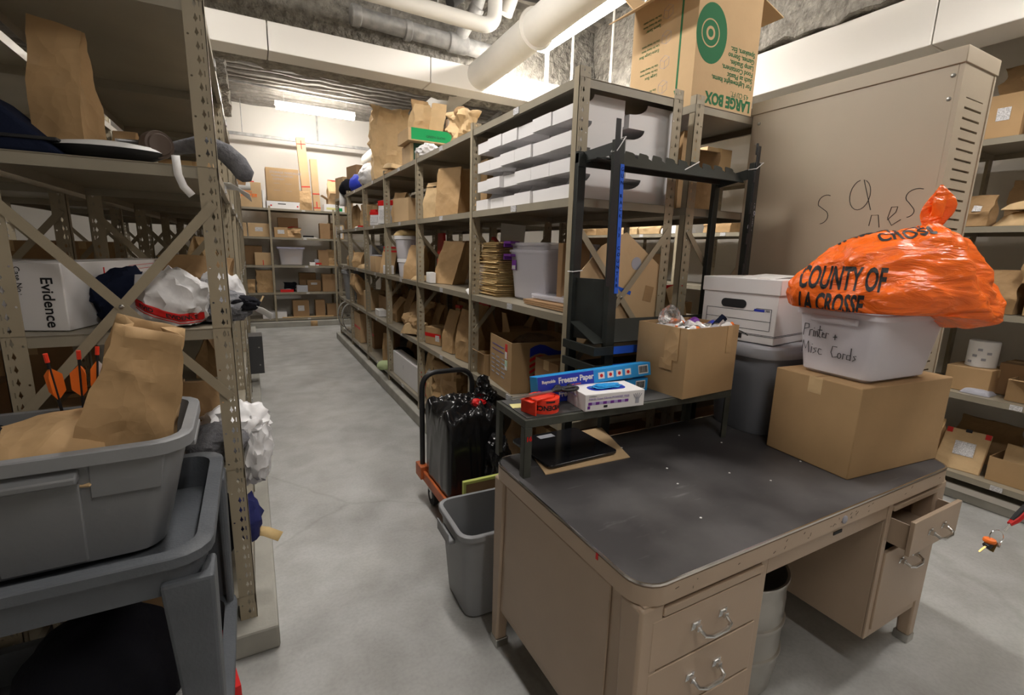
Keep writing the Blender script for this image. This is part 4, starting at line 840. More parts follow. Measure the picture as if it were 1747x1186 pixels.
# ------------------------------------------------------------------ upturned large box on the rack
lb = thing('moving_box', 'upturned LARGE BOX moving carton with open flaps on top of the rack', 'box', (1.915, 1.80, 2.202), 0)
s, h = .445, .575
carton_g = G(); k = .005
carton_g.box(0, 0, 0, s, k, h); carton_g.box(0, s - k, 0, s, s, h); carton_g.box(0, k, 0, k, s - k, h); carton_g.box(s - k, k, 0, s, s - k, h); carton_g.box(k, k, 0, s - k, s - k, k)
carton_g.build('carton_body', 'card2', lb)
def flap(p, nm='flap'): return G().add(p, [(0, 1, 2, 3)]).build(nm, 'card2', lb, smooth=0, solid=.005)
flap([(.0, 0, h), (s, 0, h), (s + .01, -.185, h + .10), (-.01, -.185, h + .10)]); flap([(s, 0, h), (s, s, h), (s + .17, s, h - .05), (s + .17, 0, h - .05)]); flap([(0, 0, h), (0, s, h), (-.17, s, h - .10), (-.17, 0, h - .10)]); flap([(0, s, h), (s, s, h), (s, s + .15, h + .15), (0, s + .15, h + .15)])
# printed art, upside down
def utext(st, size, x, z, face='f', sx=1.0, bold=0.0): # reads upside-down: right vector -x, up vector -z
    if face == 'f': return text(st, size, 'inkgreen', lb, (x, -.0006, z), (-1, 0, 0), (0, 0, -1), bold=bold, sx=sx, ext=.0003)
    return text(st, size, 'inkgreen', lb, (-.0006, x, z), (0, 1, 0), (0, 0, -1), bold=bold, sx=sx, ext=.0003)
utext('LARGE BOX', .072, .43, .085, bold=.003, sx=.86); utext('4.5 CU FT.', .034, .41, .115, sx=.9)
utext('For Lightweight Items,\nSuch as Plastic\nFood Containers,\nLamp Shades,\nGames, Stereo\nSpeakers, Etc.', .033, .425, .165, bold=.0005)
sp_ = G(); sp_.lathe([(.105, 0), (.105, .0006)], 40, sx=1.0, sy=1.25); sp_.build('printed_speaker', 'inkgreen', lb).matrix_local = Matrix.Translation((.10, -.0002, .34)) @ Matrix.Rotation(PI / 2, 4, 'X')
for r, m in ((.062, 'card2'), (.056, 'inkgreen'), (.03, 'card2'), (.018, 'inkgreen')): G().lathe([(r, 0), (r, .0006 + (.07 - r) * .01)], 30).build('printed_speaker', m, lb).matrix_local = Matrix.Translation((.09, -.0006, .34)) @ Matrix.Rotation(PI / 2, 4, 'X')
G().prism([(.10, .06), (.115, .10), (.106, .10), (.106, .5), (.094, .5), (.094, .10), (.085, .10)], 'x', -.0008, 0).build('printed_arrow', 'inkgreen', lb, smooth=0)
for k, nm in enumerate(('Medium Box', 'Large Box', 'Extra-Large Box', 'Space Saver')):
    for j in range(3): utext('Use for heavy items' if j else nm, .016 if j else .022, .24, .10 + k * .115 + j * .022, 'l')
    g = G(); yy, zz = .165, .12 + k * .115
    for a, b in (((0, 0), (.03, -.012)), ((.03, -.012), (.06, 0)), ((0, 0), (0, .035)), ((.06, 0), (.06, .035)), ((0, .035), (.03, .05)), ((.03, .05), (.06, .035)), ((.03, -.012), (.03, .022)), ((0, .035), (.03, .022)), ((.03, .022), (.06, .035))): g.bar((-.0006, yy + a[0], zz + a[1]), (-.0006, yy + b[0], zz + b[1]), .0012, .0006, up=(1, 0, 0))
    g.build('printed_diagram', 'greyprint', lb, smooth=0)

# ------------------------------------------------------------------ under and beside the desk
kg = thing('steel_keg', 'empty stainless steel keg used as a bin under the desk', 'keg', (1.470, .965, 0))
R = .168
prof = [(R * .86, 0), (R * .93, .004), (R * .95, .05), (R * .97, .06), (R * .97, .07), (R, .085), (R, .136), (R * 1.035, .140), (R * 1.045, .147), (R * 1.035, .154), (R, .158), (R, .256), (R * 1.035, .260), (R * 1.045, .267), (R * 1.035, .274), (R, .278), (R, .35), (R * .985, .37), (R * 1.0, .415), (R * 1.03, .425), (R * 1.02, .433), (R * .97, .43), (R * .96, .1), (R * .5, .06)]
G().lathe(prof, 48, cap0=True, cap1=True).build('keg_shell', 'keg', kg, smooth=40)
t = lump('paper_scrap', 'scrap of paper litter lying inside the steel keg', 'paper', (1.44, .94, .30), (.05, .04, .02), 'white', seed=3, sub=2); t.location.z = .085
bn = thing('storage_tub', 'empty grey plastic tub on the floor beside the desk', 'tub', (.885, 1.70, 0), -.03)
tray_shell(.40, .27, .45, .315, .40, rr=.05, rim=.014).build('tub_body', 'bin', bn, smooth=40)
G().box(-.262, -.07, .325, -.228, .07, .345).build('tub_handle', 'bin', bn, bevel=.006); G().box(-.262, -.07, .325, -.256, .07, .375).build('tub_handle', 'bin', bn, bevel=.004)
# platform cart
pc = thing('platform_cart', 'orange platform hand cart with a black tubular handle beside the shelving', 'cart', (0, 0, 0))
G().prism(rrect(.83, 2.02, 1.155, 2.64, .02), 'z', .155, .19).build('platform', 'orange', pc, bevel=.003)
G().box(.815, 2.0, .145, .832, 2.66, .205).build('side_rail', 'orange', pc, bevel=.004); G().box(.80, 2.56, .15, .85, 2.66, .23).build('handle_socket', 'orange', pc, bevel=.004); G().box(1.14, 2.56, .15, 1.165, 2.66, .23).build('handle_socket', 'orange', pc, bevel=.004)
hp = [Vector((.828, 2.61, .17)), Vector((.828, 2.61, .6))] + bend((.828, 2.61, .6), (.828, 2.61, .79), (1.0, 2.61, .79), .10) + bend((1.0, 2.61, .79), (1.145, 2.61, .79), (1.145, 2.61, .6), .10) + [Vector((1.145, 2.61, .17))]
G().tube(hp, .0155, 12).build('push_handle', 'blackp', pc, smooth=50)
for (x, y) in ((.865, 2.10), (.865, 2.52), (1.11, 2.10), (1.11, 2.52)):
    w_ = G(); w_.lathe([(.04, -.016), (.058, -.016), (.062, -.008), (.062, .008), (.058, .016), (.04, .016)], 28, sx=1, sy=1); o = w_.build('caster_wheel', 'rubber', pc, smooth=40); o.matrix_local = Matrix.Translation((x, y, .0625)) @ Matrix.Rotation(PI / 2, 4, 'Y')
    G().lathe([(.022, -.018), (.022, .018)], 16).build('wheel_hub', 'steel', o)
    G().box(x - .024, y - .03, .09, x + .024, y + .03, .155).build('caster_fork', 'steel', pc, bevel=.004)
def bb(p):
    return p
g = G(); vs = []
bm = bmesh.new(); bmesh.ops.create_icosphere(bm, subdivisions=6, radius=1.0)
for v in bm.verts:
    n = v.co.normalized(); e = 14; q = (abs(n.x) ** e + abs(n.y) ** e + abs(n.z) ** e) ** (-1 / e); x, y, z = n.x * q * .16, n.y * q * .19, n.z * q * .225
    top = min(1, max(0, (z - .08) / .1)); fold = max(0, 1 - abs(noise.noise(Vector((x * 9 + 3, y * 9, z * 2.2)))) * 3.2)
    fold2 = max(0, 1 - abs(noise.noise(Vector((x * 21, y * 21, z * 9)))) * 3)
    k = 1 + fold * .03 * top + fold2 * .015 * top + .02 * max(0, 1 - abs(noise.noise(Vector((x * 14 + y * 6, 1.3, z * 1.2)))) * 5); x *= k; y *= k; r = math.hypot(x, y)
    a_ = math.atan2(y - 0, x - .12); z += top * (.02 * math.sin(a_ * 11 + 5 * noise.noise(Vector((x * 8, y * 8, 0)))) * min(1, r / .05) + .03 * (1 - r / .2) + .012 * fold2)
    vs.append((x, y, z + .225))
g.add(vs, [tuple(v.index for v in f.verts) for f in bm.faces]); bm.free(); bg = thing('garbage_bag', 'black garbage bag packed square on the platform cart, tied with red tape', 'garbage bag', (.985, 2.36, .196))
mz = min(v[2] for v in g.v); g.v = [(a, b, c - mz) for a, b, c in g.v]; g.build('bag_body', 'blackfilm', bg, smooth=50)
nk = lump_mesh(.065, .05, .06, seed=5, amp=.5, freq=2.6, ridge=.8, sub=4).build('knotted_neck', 'blackbag', bg, loc=(.13, 0, .445)); lump_mesh(.035, .03, .05, seed=7, amp=.5, freq=2.6, ridge=.8, sub=3).build('knotted_neck', 'blackbag', bg, loc=(.12, 0, .53))
lump_mesh(.05, .04, .022, seed=5, amp=.35, freq=3, ridge=.6, sub=3).build('red_tape_tie', 'red', bg, loc=(.075, -.03, .455))
lump('garbage_bag', 'smaller black garbage bag behind the square one at the right of the cart', 'garbage bag', (1.085, 2.12, .196), (.07, .09, .2), 'blackbag', seed=33, ridge=.7, sub=4, amp=.3)
t = thing('foam_edged_board', 'dark board edged with yellow green foam leaning on the platform cart', 'board', (.97, 2.05, .16), 0)
t.location = (.97, 2.0, .2)
G().box(-.12, -.004, -.035, .14, .004, .135).build('board', 'card3', t); G().box(-.125, -.010, .135, .145, .010, .152).build('foam_edge', 'yellow', t, bevel=.003); G().box(-.135, -.010, -.04, -.12, .010, .152).build('foam_edge', 'yellow', t, bevel=.003)
t.location.z = .24; 
# keys on a lanyard
ky = thing('key_ring', 'keys with an orange fob hanging on a red and black lanyard at the right edge', 'keys', (1.082, .252, 1.047)); pass
RX = Vector((R_[0][0], R_[1][0], R_[2][0])); RY = Vector((R_[0][1], R_[1][1], R_[2][1]))
def kp(a, b, c=0.0): return RX * a + RY * b + RX.cross(RY) * c
G().tube([kp(.0 + .012 * math.cos(i * PI / 8), .012 * math.sin(i * PI / 8)) for i in range(16)], .0009, 6, closed=True).build('split_ring', 'chrome', ky)
g = G(); g.tube([kp(.013, .010), kp(.020, .018), kp(.024, .024)], .0018, 6); g.build('clip', 'chrome', ky)
g = G(); g.tube([kp(.022, .022), kp(.034, .030), kp(.09, .085), kp(.20, .21)], [.004, .006, .006, .006], 8); g.build('lanyard_strap', 'red', ky)
g = G(); g.tube([kp(.026, .029), kp(.034, .037), kp(.09, .092), kp(.20, .22)], [.003, .004, .004, .004], 8); g.build('lanyard_strap', 'blackp', ky)
G().lathe([(.002, -.004), (.008, -.003), (.009, 0), (.008, .003), (.002, .004)], 16).build('orange_fob', 'orangev', ky).location = kp(-.012, -.006)
G().tube([kp(-.012, -.012), kp(-.018, -.016)], .006, 8).build('key_head', 'blackp', ky); G().bar(kp(-.016, -.014), kp(-.030, -.025), .003, .001).build('key_blade', 'brass', ky)
G().bar(kp(-.002, -.009), kp(-.010, -.024), .007, .001).build('key_blade', 'brass', ky); G().bar(kp(.004, -.010), kp(.0, -.016), .007, .001).build('key_blade', 'steel', ky)
MT['navy2'] = mk('dark_blue_cloth', (.02, .025, .13), .8, bump=.3, bscale=40)
# ------------------------------------------------------------------ grey utility cart, left foreground
ct = thing('utility_cart', 'dark grey plastic utility cart in the left foreground carrying the full tote', 'cart', (-.60, 1.50, 0))
tray_shell(.90, .58, .92, .60, .115, rr=.06, rim=.016, t=.02, z0=.695).build('upper_tray', 'cart', ct, smooth=40)
tray_shell(.90, .58, .92, .60, .115, rr=.06, rim=.016, t=.02, z0=.16).build('lower_tray', 'cart', ct, smooth=40)
for sx in (-1, 1):
    for sy in (-1, 1):
        g = G(); x, y = sx * .475, sy * .315
        q = [(x, y), (x - sx * .105, y), (x - sx * .105, y - sy * .025), (x - sx * .03, y - sy * .03), (x - sx * .025, y - sy * .10), (x, y - sy * .10)]
        q2 = [(x - sx * .01, y - sy * .01), (x - sx * .08, y - sy * .01), (x - sx * .08, y - sy * .03), (x - sx * .035, y - sy * .035), (x - sx * .03, y - sy * .08), (x - sx * .01, y - sy * .08)]
        if sx * sy > 0: q, q2 = q[::-1], q2[::-1]
        n = 6; g.add([(a, b, .745) for a, b in q] + [(a, b, .26) for a, b in q2], [tuple(range(n)), tuple(range(2 * n - 1, n - 1, -1))] + [(i, n + i, n + (i + 1) % n, (i + 1) % n) for i in range(n)])
        g.build('leg', 'cart', ct, smooth=0, bevel=.008)
        o = G().lathe([(.03, -.014), (.055, -.014), (.0585, 0), (.055, .014), (.03, .014)], 20).build('caster_wheel', 'rubber', ct); o.matrix_local = Matrix.Translation((sx * .40, sy * .25, .059)) @ Matrix.Rotation(PI / 2, 4, 'Y'); G().box(-.03, -.02, -.018, .11, .02, .018).build('caster_fork', 'steel', o)
tt = thing('storage_tote', 'large grey plastic tote full of paper bags on the utility cart', 'tote', (-.475, 1.53, .716), .02)
tray_shell(.45, .27, .585, .37, .315, rr=.06, rim=.02, t=.006).build('tote_body', 'tote', tt, smooth=40)
def ribp(x0, x1, z0, z1): # panel following the tapered front wall
    def yy(z): return -.135 - (.05) * z / .315 - .003
    def xx(x, z): return x * (1 + .28 * z / .315)
    G().hexa([(xx(x0, z0), yy(z0) - .006, z0), (xx(x1, z0), yy(z0) - .006, z0), (xx(x1, z0), yy(z0) + .006, z0), (xx(x0, z0), yy(z0) + .006, z0)], [(xx(x0, z1), yy(z1) - .006, z1), (xx(x1, z1), yy(z1) - .006, z1), (xx(x1, z1), yy(z1) + .006, z1), (xx(x0, z1), yy(z1) + .006, z1)]).build('raised_panel', 'tote', tt, bevel=.003)
ribp(-.075, .075, .02, .235); ribp(-.205, -.09, .19, .285); ribp(.09, .205, .19, .285)
G().hexa([(-.105, -.212, .245), (.095, -.212, .245), (.095, -.18, .25), (-.105, -.18, .25)], [(-.105, -.216, .262), (.095, -.216, .262), (.095, -.18, .275), (-.105, -.18, .275)]).build('grip_ledge', 'tote', tt, bevel=.004)
G().box(.296, -.09, .255, .312, .09, .27).build('grip_ledge', 'tote', tt, bevel=.003)
b1 = bag('tall open kraft paper bag standing in the right end of the grey tote', (-.338, 1.50, .90), .22, .15, .385, rz=.10, mat='kraft', mode='open', lean=(.105, .0), amp=.012, seed=14, slant=-.35, taper=.38)
b2 = pillow('folded_bag', 'kraft paper bag lying folded across the left of the grey tote', 'paper bag', (-.50, 1.46, 1.0), .30, .22, .045, rz=.15, mat='kraft', seed=5, amp=.010, tilt=(.35, -.22))
b3 = pillow('folded_bag', 'second flattened kraft bag beneath the folded one in the tote', 'paper bag', (-.43, 1.50, .965), .24, .24, .035, rz=-.4, mat='kraft2', seed=9, amp=.010, tilt=(.3, -.1))
lump('evidence_tape_wad', 'wad of red tape showing between the bags in the tote', 'tape', (-.40, 1.385, .985), (.04, .015, .016), 'red', seed=4, sub=3)
lump('dark_bundle', 'dark grey bundle at the left end of the tote', 'cloth', (-.62, 1.50, .93), (.09, .10, .09), 'blackcloth', seed=6, sub=3)
for k, (x, y) in enumerate(((-.455, 1.62), (-.43, 1.63), (-.412, 1.645))):
    t = thing('arrow', ['arrow with orange vanes, leftmost of the three in the tote', 'middle orange vaned arrow of the three in the tote', 'arrow with orange and white vanes, rightmost of the three in the tote'][k], 'arrow', (x, y, .93), 0, 'arrows in the tote'); t.rotation_euler = (.1, -.06 + k * .05, k * .8)
    G().tube([(0, 0, 0), (0, 0, .265)], .0035, 8).build('shaft', 'black', t); G().tube([(0, 0, .262), (0, 0, .285)], .005, 8).build('nock', 'orangered', t)
    for j in range(3):
        a = j * 2.094 + .5; g = G(); c, s_ = math.cos(a), math.sin(a); g.add([(c * .003, s_ * .003, .16), (c * .02, s_ * .02, .18), (c * .021, s_ * .021, .225), (c * .003, s_ * .003, .245)], [(0, 1, 2, 3)]); g.build('vane', 'orangev' if not (k == 2 and j == 2) else 'white', t, smooth=0, solid=.001)
lump('garbage_bag', 'black garbage bag on the lower tray of the utility cart', 'garbage bag', (-.42, 1.45, .185), (.18, .17, .2), 'blackcloth', seed=13, amp=.16, ridge=.5, sub=4)
pillow('clear_evidence_bag', 'clear bag with red printing and paper form on the lower cart tray', 'evidence bag', (-.24, 1.50, .19), .20, .26, .05, rz=.2, mat='foil', seed=3, lab=(.11, .14), redtape=True)
carton('brown carton behind the black bag on the lower cart tray', (-.32, 1.68, .185), .24, .10, .28, mat='card3')
pillow('clear_evidence_bag', 'pale crumpled plastic bag at the front left of the lower cart tray', 'evidence bag', (-.52, 1.27, .19), .20, .10, .06, mat='whitefilm', seed=8)

# ------------------------------------------------------------------ left rack, near bay
bag('tall narrow kraft bag on the upper left shelf above the flat cap', (-.455, 2.02, 1.732), .125, .10, .385, rz=-.3, mat='kraft', mode='closed', lean=(.0, 0), amp=.006, seed=3, slant=-.25)
t = thing('hard_case', 'dark hard plastic case at the left end of the upper left shelf', 'case', (-.64, 1.98, 1.732), -.06)
G().hexa([(-.16, -.09, 0), (.20, -.09, 0), (.20, .10, 0), (-.16, .10, 0)], [(-.16, -.08, .155), (.04, -.08, .155), (.04, .09, .155), (-.16, .09, .155)]).build('case_body', 'navy', t, bevel=.012); G().box(-.16, -.094, .035, .19, .10, .045).build('case_rim', 'blackp', t, bevel=.003)
t = thing('flat_cap', 'flat dark peaked cap with pale crown lying on the upper left shelf', 'cap', (-.35, 1.945, 1.732), -.1)
G().lathe([(.125, .030), (.140, .034), (.125, .046), (.06, .056), (.01, .058)], 32, sy=.62).build('cap_crown', 'paperw', t, smooth=60); G().lathe([(.03, 0), (.085, .003), (.132, .022), (.141, .033), (.125, .036)], 32, sy=.62).build('cap_band', 'black', t, smooth=60)
bag('small kraft bag with white label and red tape further back on the upper left shelf', (-.375, 2.35, 1.732), .07, .05, .16, rz=-.3, mat='kraft', seed=9, redtape=False, lab=(.05, .07), amp=.003)
t = thing('flashlight', 'long black tube with a round brown end cap on the upper left shelf', 'flashlight', (-.215, 1.90, 1.792), .35); t.rotation_euler = (.0, 0, .5)
G().tube([(0, .05, .0), (0, .30, .03)], .014, 14).build('tube_body', 'blackp', t, smooth=50)
o = G().lathe([(.0, 0), (.03, .0), (.033, .006), (.040, .006), (.042, .012), (.042, .045), (.030, .06)], 30).build('end_cap', mk('brown_leatherette', (.10, .07, .055), .5), t, smooth=40); o.matrix_local = Matrix.Translation((0, .03, 0)) @ Matrix.Rotation(PI / 2, 4, 'X') @ Matrix.Scale(-1, 4, (0, 0, 1)) @ Matrix.Translation((0, 0, -.02))
tag(G().tube([(-.20, 2.02, 1.80), (-.13, 1.985, 1.815), (-.085, 1.97, 1.812), (-.05, 1.955, 1.795), (-.015, 1.94, 1.76), (.004, 1.93, 1.725), (.008, 1.93, 1.705)], [.02, .026, .029, .031, .033, .03, .014], 18).build('grey_plush_sleeve', 'greycloth', None, smooth=70), 'grey fleece sleeve hanging past the near post over the shelf edge', 'sleeve')
def tagstrip(label, pts, w, mat='paperw', name='paper_tag', up=(0, 1, 0)):
    g = G(); P = [Vector(p) for p in pts]; u = Vector(up).normalized(); vs = []
    for i, p in enumerate(P):
        d = (P[min(i + 1, len(P) - 1)] - P[max(i - 1, 0)]).normalized(); s = d.cross(u).normalized() * w / 2; vs += [p - s, p + s]
    g.add(vs, [(2 * i, 2 * i + 1, 2 * i + 3, 2 * i + 2) for i in range(len(P) - 1)])
    return tag(g.build(name, mat, None, smooth=60, solid=.001), label, 'tag')
tagstrip('long white paper tag hanging from the round brown end cap', [(-.178, 1.84, 1.755), (-.176, 1.838, 1.70), (-.165, 1.838, 1.665), (-.145, 1.838, 1.64)], .022)
tagstrip('white tag curling out from the grey clothes on the middle left shelf', [(-.05, 2.02, 1.275), (-.01, 2.0, 1.272), (.03, 1.98, 1.255), (.055, 1.97, 1.235)], .04, up=(0, .9, 1))
tagstrip('yellow evidence tag sticking out low on the left rack into the aisle', [(-.06, 2.02, .365), (-.02, 2.0, .36), (.03, 1.98, .335)], .045, mat='manila', up=(0, -.4, 1))
tagstrip('white papers poking out of the upper left shelf beyond the post', [(-.10, 2.5, 1.74), (-.04, 2.45, 1.735), (.02, 2.42, 1.69)], .06, up=(0, .5, 1))
ev = thing('evidence_box', 'white Evidence box marked Case No. on the middle left shelf', 'box', (-.565, 1.93, 1.222), -.30)
w, d, h = .135, .60, .205
G().box(-w / 2, 0, 0, w / 2, d, h).build('carton_body', 'white', ev, bevel=.003)
text('Evidence', .043, 'black', ev, (.012, -.0006, h - .042), (0, 0, -1), (1, 0, 0), bold=.0006); text('Case No.:________', .0225, 'black', ev, (-.052, -.0006, h - .012), (0, 0, -1), (1, 0, 0), sx=.93)
g = G(); 
for z in (h - .02, h - .034, h - .05): g.bar((w / 2 + .0005, .35, z), (w / 2 + .0005, .52, z + .004), .0016, .0006, up=(1, 0, 0))
g.build('form_lines', 'red', ev, smooth=0); G().box(w / 2 - .0005, .20, .01, w / 2 + .0007, .206, h - .02).build('form_edge', 'red', ev, smooth=0)
e2 = thing('evidence_box', 'second white Evidence box partly hidden by the near post at the far left', 'box', (-.72, 1.90, 1.222), -.06)
G().box(-.07, 0, 0, .065, .5, .20).build('carton_body', 'white', e2, bevel=.003); text('Evidence', .04, 'black', e2, (.02, -.0006, .16), (0, 0, -1), (1, 0, 0), bold=.0006)
lump('dark_clothing', 'heap of navy clothing between the Evidence box and the white bag', 'clothing', (-.36, 2.06, 1.222), (.115, .10, .105), 'navy', seed=17, amp=.3, ridge=.4)
t = lump('evidence_bag', 'crumpled white plastic evidence bag with red EVIDENCE band on the middle left shelf', 'evidence bag', (-.245, 1.94, 1.222), (.105, .075, .105), 'whitefilm', seed=23, amp=.38, ridge=.75, freq=1.7)
from mathutils.bvhtree import BVHTree
_tree = BVHTree.FromPolygons([v.co for v in t.data.vertices], [p.vertices[:] for p in t.data.polygons])
def onskin(x, z, off):
    h = _tree.ray_cast(Vector((x, -1, z)), Vector((0, 1, 0))); return (x, (h[0].y if h[0] is not None else -.03) - off, z)
rb = G().grid(lambda u, v: onskin(-.085 + .18 * u, .075 - .055 * min(1, u * 1.6) ** .8 + v * .026, .003), 30, 5).build('red_band', 'red', t, smooth=60, solid=.001)
G().grid(lambda u, v: onskin(-.085 + .18 * u, .068 - .055 * min(1, u * 1.6) ** .8 + v * .003, .003), 30, 2).build('red_rule', 'red', t, smooth=60, solid=.001)
for wd_, x0_ in (('EVIDENCE', -.005), ('EVID', -.075)):
    tx = text(wd_, .018, 'black', rb, (0, 0, 0), (1, 0, 0), (0, 1, 0), name='band_lettering', ext=.0003, bold=.0006); tx.matrix_local = Matrix.Identity(4)
    for v in tx.data.vertices:
        u_ = (v.co.x + x0_ + .085) / .18; v.co = onskin(v.co.x + x0_, .075 - .055 * min(1, max(0, u_) * 1.6) ** .8 + .006 + v.co.y, .0042 + (.0004 if v.co.z > 0 else 0))
lump('clothing_pile', 'grey and black knitted clothing spilling past the near post on the middle left shelf', 'clothing', (-.125, 2.03, 1.222), (.12, .10, .062), 'greycloth', seed=31, amp=.4, ridge=.6)
lump('dark_shoe', 'black cloth item on top of the spilling grey clothing', 'clothing', (-.035, 2.0, 1.26), (.055, .05, .03), 'blackcloth', seed=32, amp=.3)
lump('plastic_bag', 'small white plastic bag tucked behind the grey knitted clothing', 'plastic bag', (-.11, 2.16, 1.222), (.08, .05, .10), 'whitefilm', seed=35, amp=.3, ridge=.6)
bag('wide kraft bag behind the white evidence bag on the middle left shelf', (-.20, 2.42, 1.222), .24, .12, .22, mat='kraft3', seed=12)
lump('clothing_pile', 'grey clothing on the third left shelf beneath the white evidence bag', 'clothing', (-.16, 2.0, .712), (.10, .10, .07), 'greycloth', seed=37, amp=.35)
lump('plastic_bag', 'white plastic bag bulging from the third left shelf past the near post', 'plastic bag', (-.10, 2.16, .712), (.12, .13, .085), 'whitefilm', seed=41, amp=.35, ridge=.8)
t = lump('plastic_bag', 'white plastic bag drooping over the shelf edge toward the aisle', 'plastic bag', (-.055, 2.12, .53), (.075, .09, .15), 'whitefilm', seed=43, amp=.4, ridge=.8, flat=0)
lump('blue_bundle', 'dark blue bundle low on the left rack above the yellow tag', 'clothing', (-.08, 2.02, .33), (.05, .06, .10), 'navy2', seed=44, amp=.4, ridge=.8, sub=3, flat=0)
carton('brown carton on the third left shelf behind the arrows', (-.45, 2.25, .712), .34, .26, .22, mat='card3')
bag('dark kraft bag on the third left shelf to the right of the carton', (-.22, 2.25, .712), .16, .10, .24, mat='kraft3', seed=19)
lump('dark_clothing', 'black clothing heaped on the bottom left shelf behind the cart', 'clothing', (-.30, 2.2, .202), (.20, .2, .16), 'blackcloth', seed=46, amp=.2, sub=3)
mb = thing('metal_box', 'dark grey metal box jutting from the far left rack into the aisle', 'metal box', (-.035, 5.48, .205)); G().box(-.22, -.12, 0, .085, .12, .385).build('box_body', 'greyprint', mb, bevel=.004)
mb.children[0].data.materials[0] = mk('dark_grey_enamel', (.06, .06, .062), .4)
for z in (.09, .27): G().lathe([(.008, 0), (.006, .004)], 10).build('screw', 'steel', mb).matrix_local = Matrix.Translation((.05, -.12, z)) @ Matrix.Rotation(PI / 2, 4, 'X')
# shelf contents further along the left rack (seen past the near bay)
rr = random.Random(77); n = 0
adj = ['sagging', 'upright', 'slumped', 'narrow', 'wide', 'creased', 'bulky', 'small', 'tall', 'leaning']
lev = {.2: 'bottom', .71: 'second', 1.22: 'middle', 1.73: 'upper', 2.2: 'top'}
bays = ['second', 'third', 'fourth', 'fifth', 'sixth', 'last']
for bi, y0 in enumerate((2.92, 3.99, 5.06, 6.13, 7.2, 8.27)):
    for z in (.71, 1.22, 1.73):
        if bi in (1,) and z == .71: continue
        mat = rr.choice(['kraft', 'kraft3', 'kraft2']); yy = y0 + rr.uniform(.35, .7); m2 = rr.random()
        lab = 'kraft bag standing on the %s shelf of the left rack in its %s bay' % (lev[z], bays[bi])
        if m2 < .65: bag(lab, (-.26, yy, z + .002), rr.uniform(.16, .24), .12, rr.uniform(.22, .36), rz=-PI / 2 + rr.uniform(-.3, .3), mat=mat, seed=100 + n, amp=.01)
        else: carton('cardboard box on the %s shelf of the left rack in its %s bay' % (lev[z], bays[bi]), (-.26, yy, z + .002), .28, .24, rr.uniform(.16, .28), rz=-PI / 2, mat=rr.choice(['card', 'card3']))
        n += 1
bag('dark kraft bag on top of the left rack beyond the sprayed purlin', (-.2, 6.6, 2.202), .2, .14, .22, rz=-1.6, mat='kraft3', seed=55)
t = thing('paper_roll', 'pale paper roll lying across the top of the left rack pointing into the aisle', 'paper roll', (-.25, 7.9, 2.26)); G().tube([(-.1, 0, 0), (.32, 0, .02)], .052, 20).build('roll_body', 'paperw', t, smooth=50); G().tube([(.318, 0, .02), (.3215, 0, .02)], .02, 14).build('roll_core', 'card3', t)
t = thing('folded_card', 'brown cardboard flap poking up above the left rack next to the paper roll', 'cardboard', (-.12, 7.0, 2.202)); G().add([(0, 0, 0), (.13, .05, 0), (.16, .05, .20), (.02, 0, .26)], [(0, 1, 2, 3)]).build('card_panel', 'card3', t, smooth=0, solid=.004)
# hidden aisle racks: what shows through the gaps
for k, (x, y, z, m) in enumerate(((-1.0, 2.3, .712, 'card3'), (-1.02, 3.4, 1.222, 'card3'), (-1.0, 4.5, 1.222, 'card'), (-1.0, 3.4, .712, 'card3'), (-2.7, 3.0, 1.222, 'card'), (-2.7, 4.1, 1.732, 'white'), (-2.7, 5.2, 1.732, 'card2'), (-2.72, 6.3, 1.222, 'white'), (-2.7, 2.2, 1.222, 'card3'), (-2.7, 4.3, .712, 'card'))):
    carton('%s box glimpsed through the left rack, %s' % ('white' if m == 'white' else 'cardboard', ['low in the near gap', 'beyond the crossed braces', 'deep behind the braces', 'low behind the crossed braces', 'on the distant rack, middle shelf', 'on the distant rack, upper shelf', 'far back on the distant rack, upper shelf', 'farthest back on the distant rack', 'nearest on the distant rack', 'low on the distant rack'][k]), (x, y, z), .4, .34, .26, rz=PI / 2, mat=m)
# ------------------------------------------------------------------ middle rack contents
HP = -PI / 2
# white open-front storage bins, four rows of six, plus the row behind them
def bin_mesh(w, d, h):
    t = .003; pr = [(0, 0), (d, 0), (d, h)]; q = [(0, 0), (d, 0), (d, h), (.105, h)] + [(.105 * math.cos(a * PI / 16), h - (h - .058) * math.sin(a * PI / 16)) for a in range(1, 8)] + [(.004, .058), (0, .058)]
    g = G(); g.prism(q, 'x', -w / 2, -w / 2 + t); g.prism(q, 'x', w / 2 - t, w / 2); g.box(-w / 2 + t, 0, 0, w / 2 - t, t, .058); g.box(-w / 2 + t, d - t, 0, w / 2 - t, d, h); g.box(-w / 2 + t, t, 0, w / 2 - t, d - t, t)
    return g
MT['binin'] = MT['white']
BW, BD, BH = .163, .275, .108
first = None; rr = random.Random(4)
rown = ['bottom row', 'second row up', 'third row up', 'top row']; coln = ['nearest the rack end', 'second from the rack end', 'third from the rack end', 'fourth from the rack end', 'fifth from the rack end', 'at the far end']
def newbin(label, p, grp):
    global first
    if first is None:
        first = thing('storage_bin', label, 'storage bin', p, HP); bin_mesh(BW, BD, BH).build('bin_body', 'white', first, smooth=20); o = first
    else: o = clone(first); o.location = p
    o['label'] = label; o['group'] = grp; return o
for r in range(4):
    for c in range(6):
        x = 1.232 + rr.choice([0, .006, .014, 0.022, -.004]); y = 1.878 + c * .1655
        newbin('white storage bin facing the aisle, %s, %s' % (rown[r], coln[c]), (x, y, 1.732 + r * BH), 'white storage bins stacked in the near bay')
for r in range(4): newbin('white storage bin behind the front stack at the rack end, %s' % rown[r], (1.532 + (.01 if r in (1, 3) else 0), 1.878, 1.732 + r * BH), 'white storage bins behind the front stack')

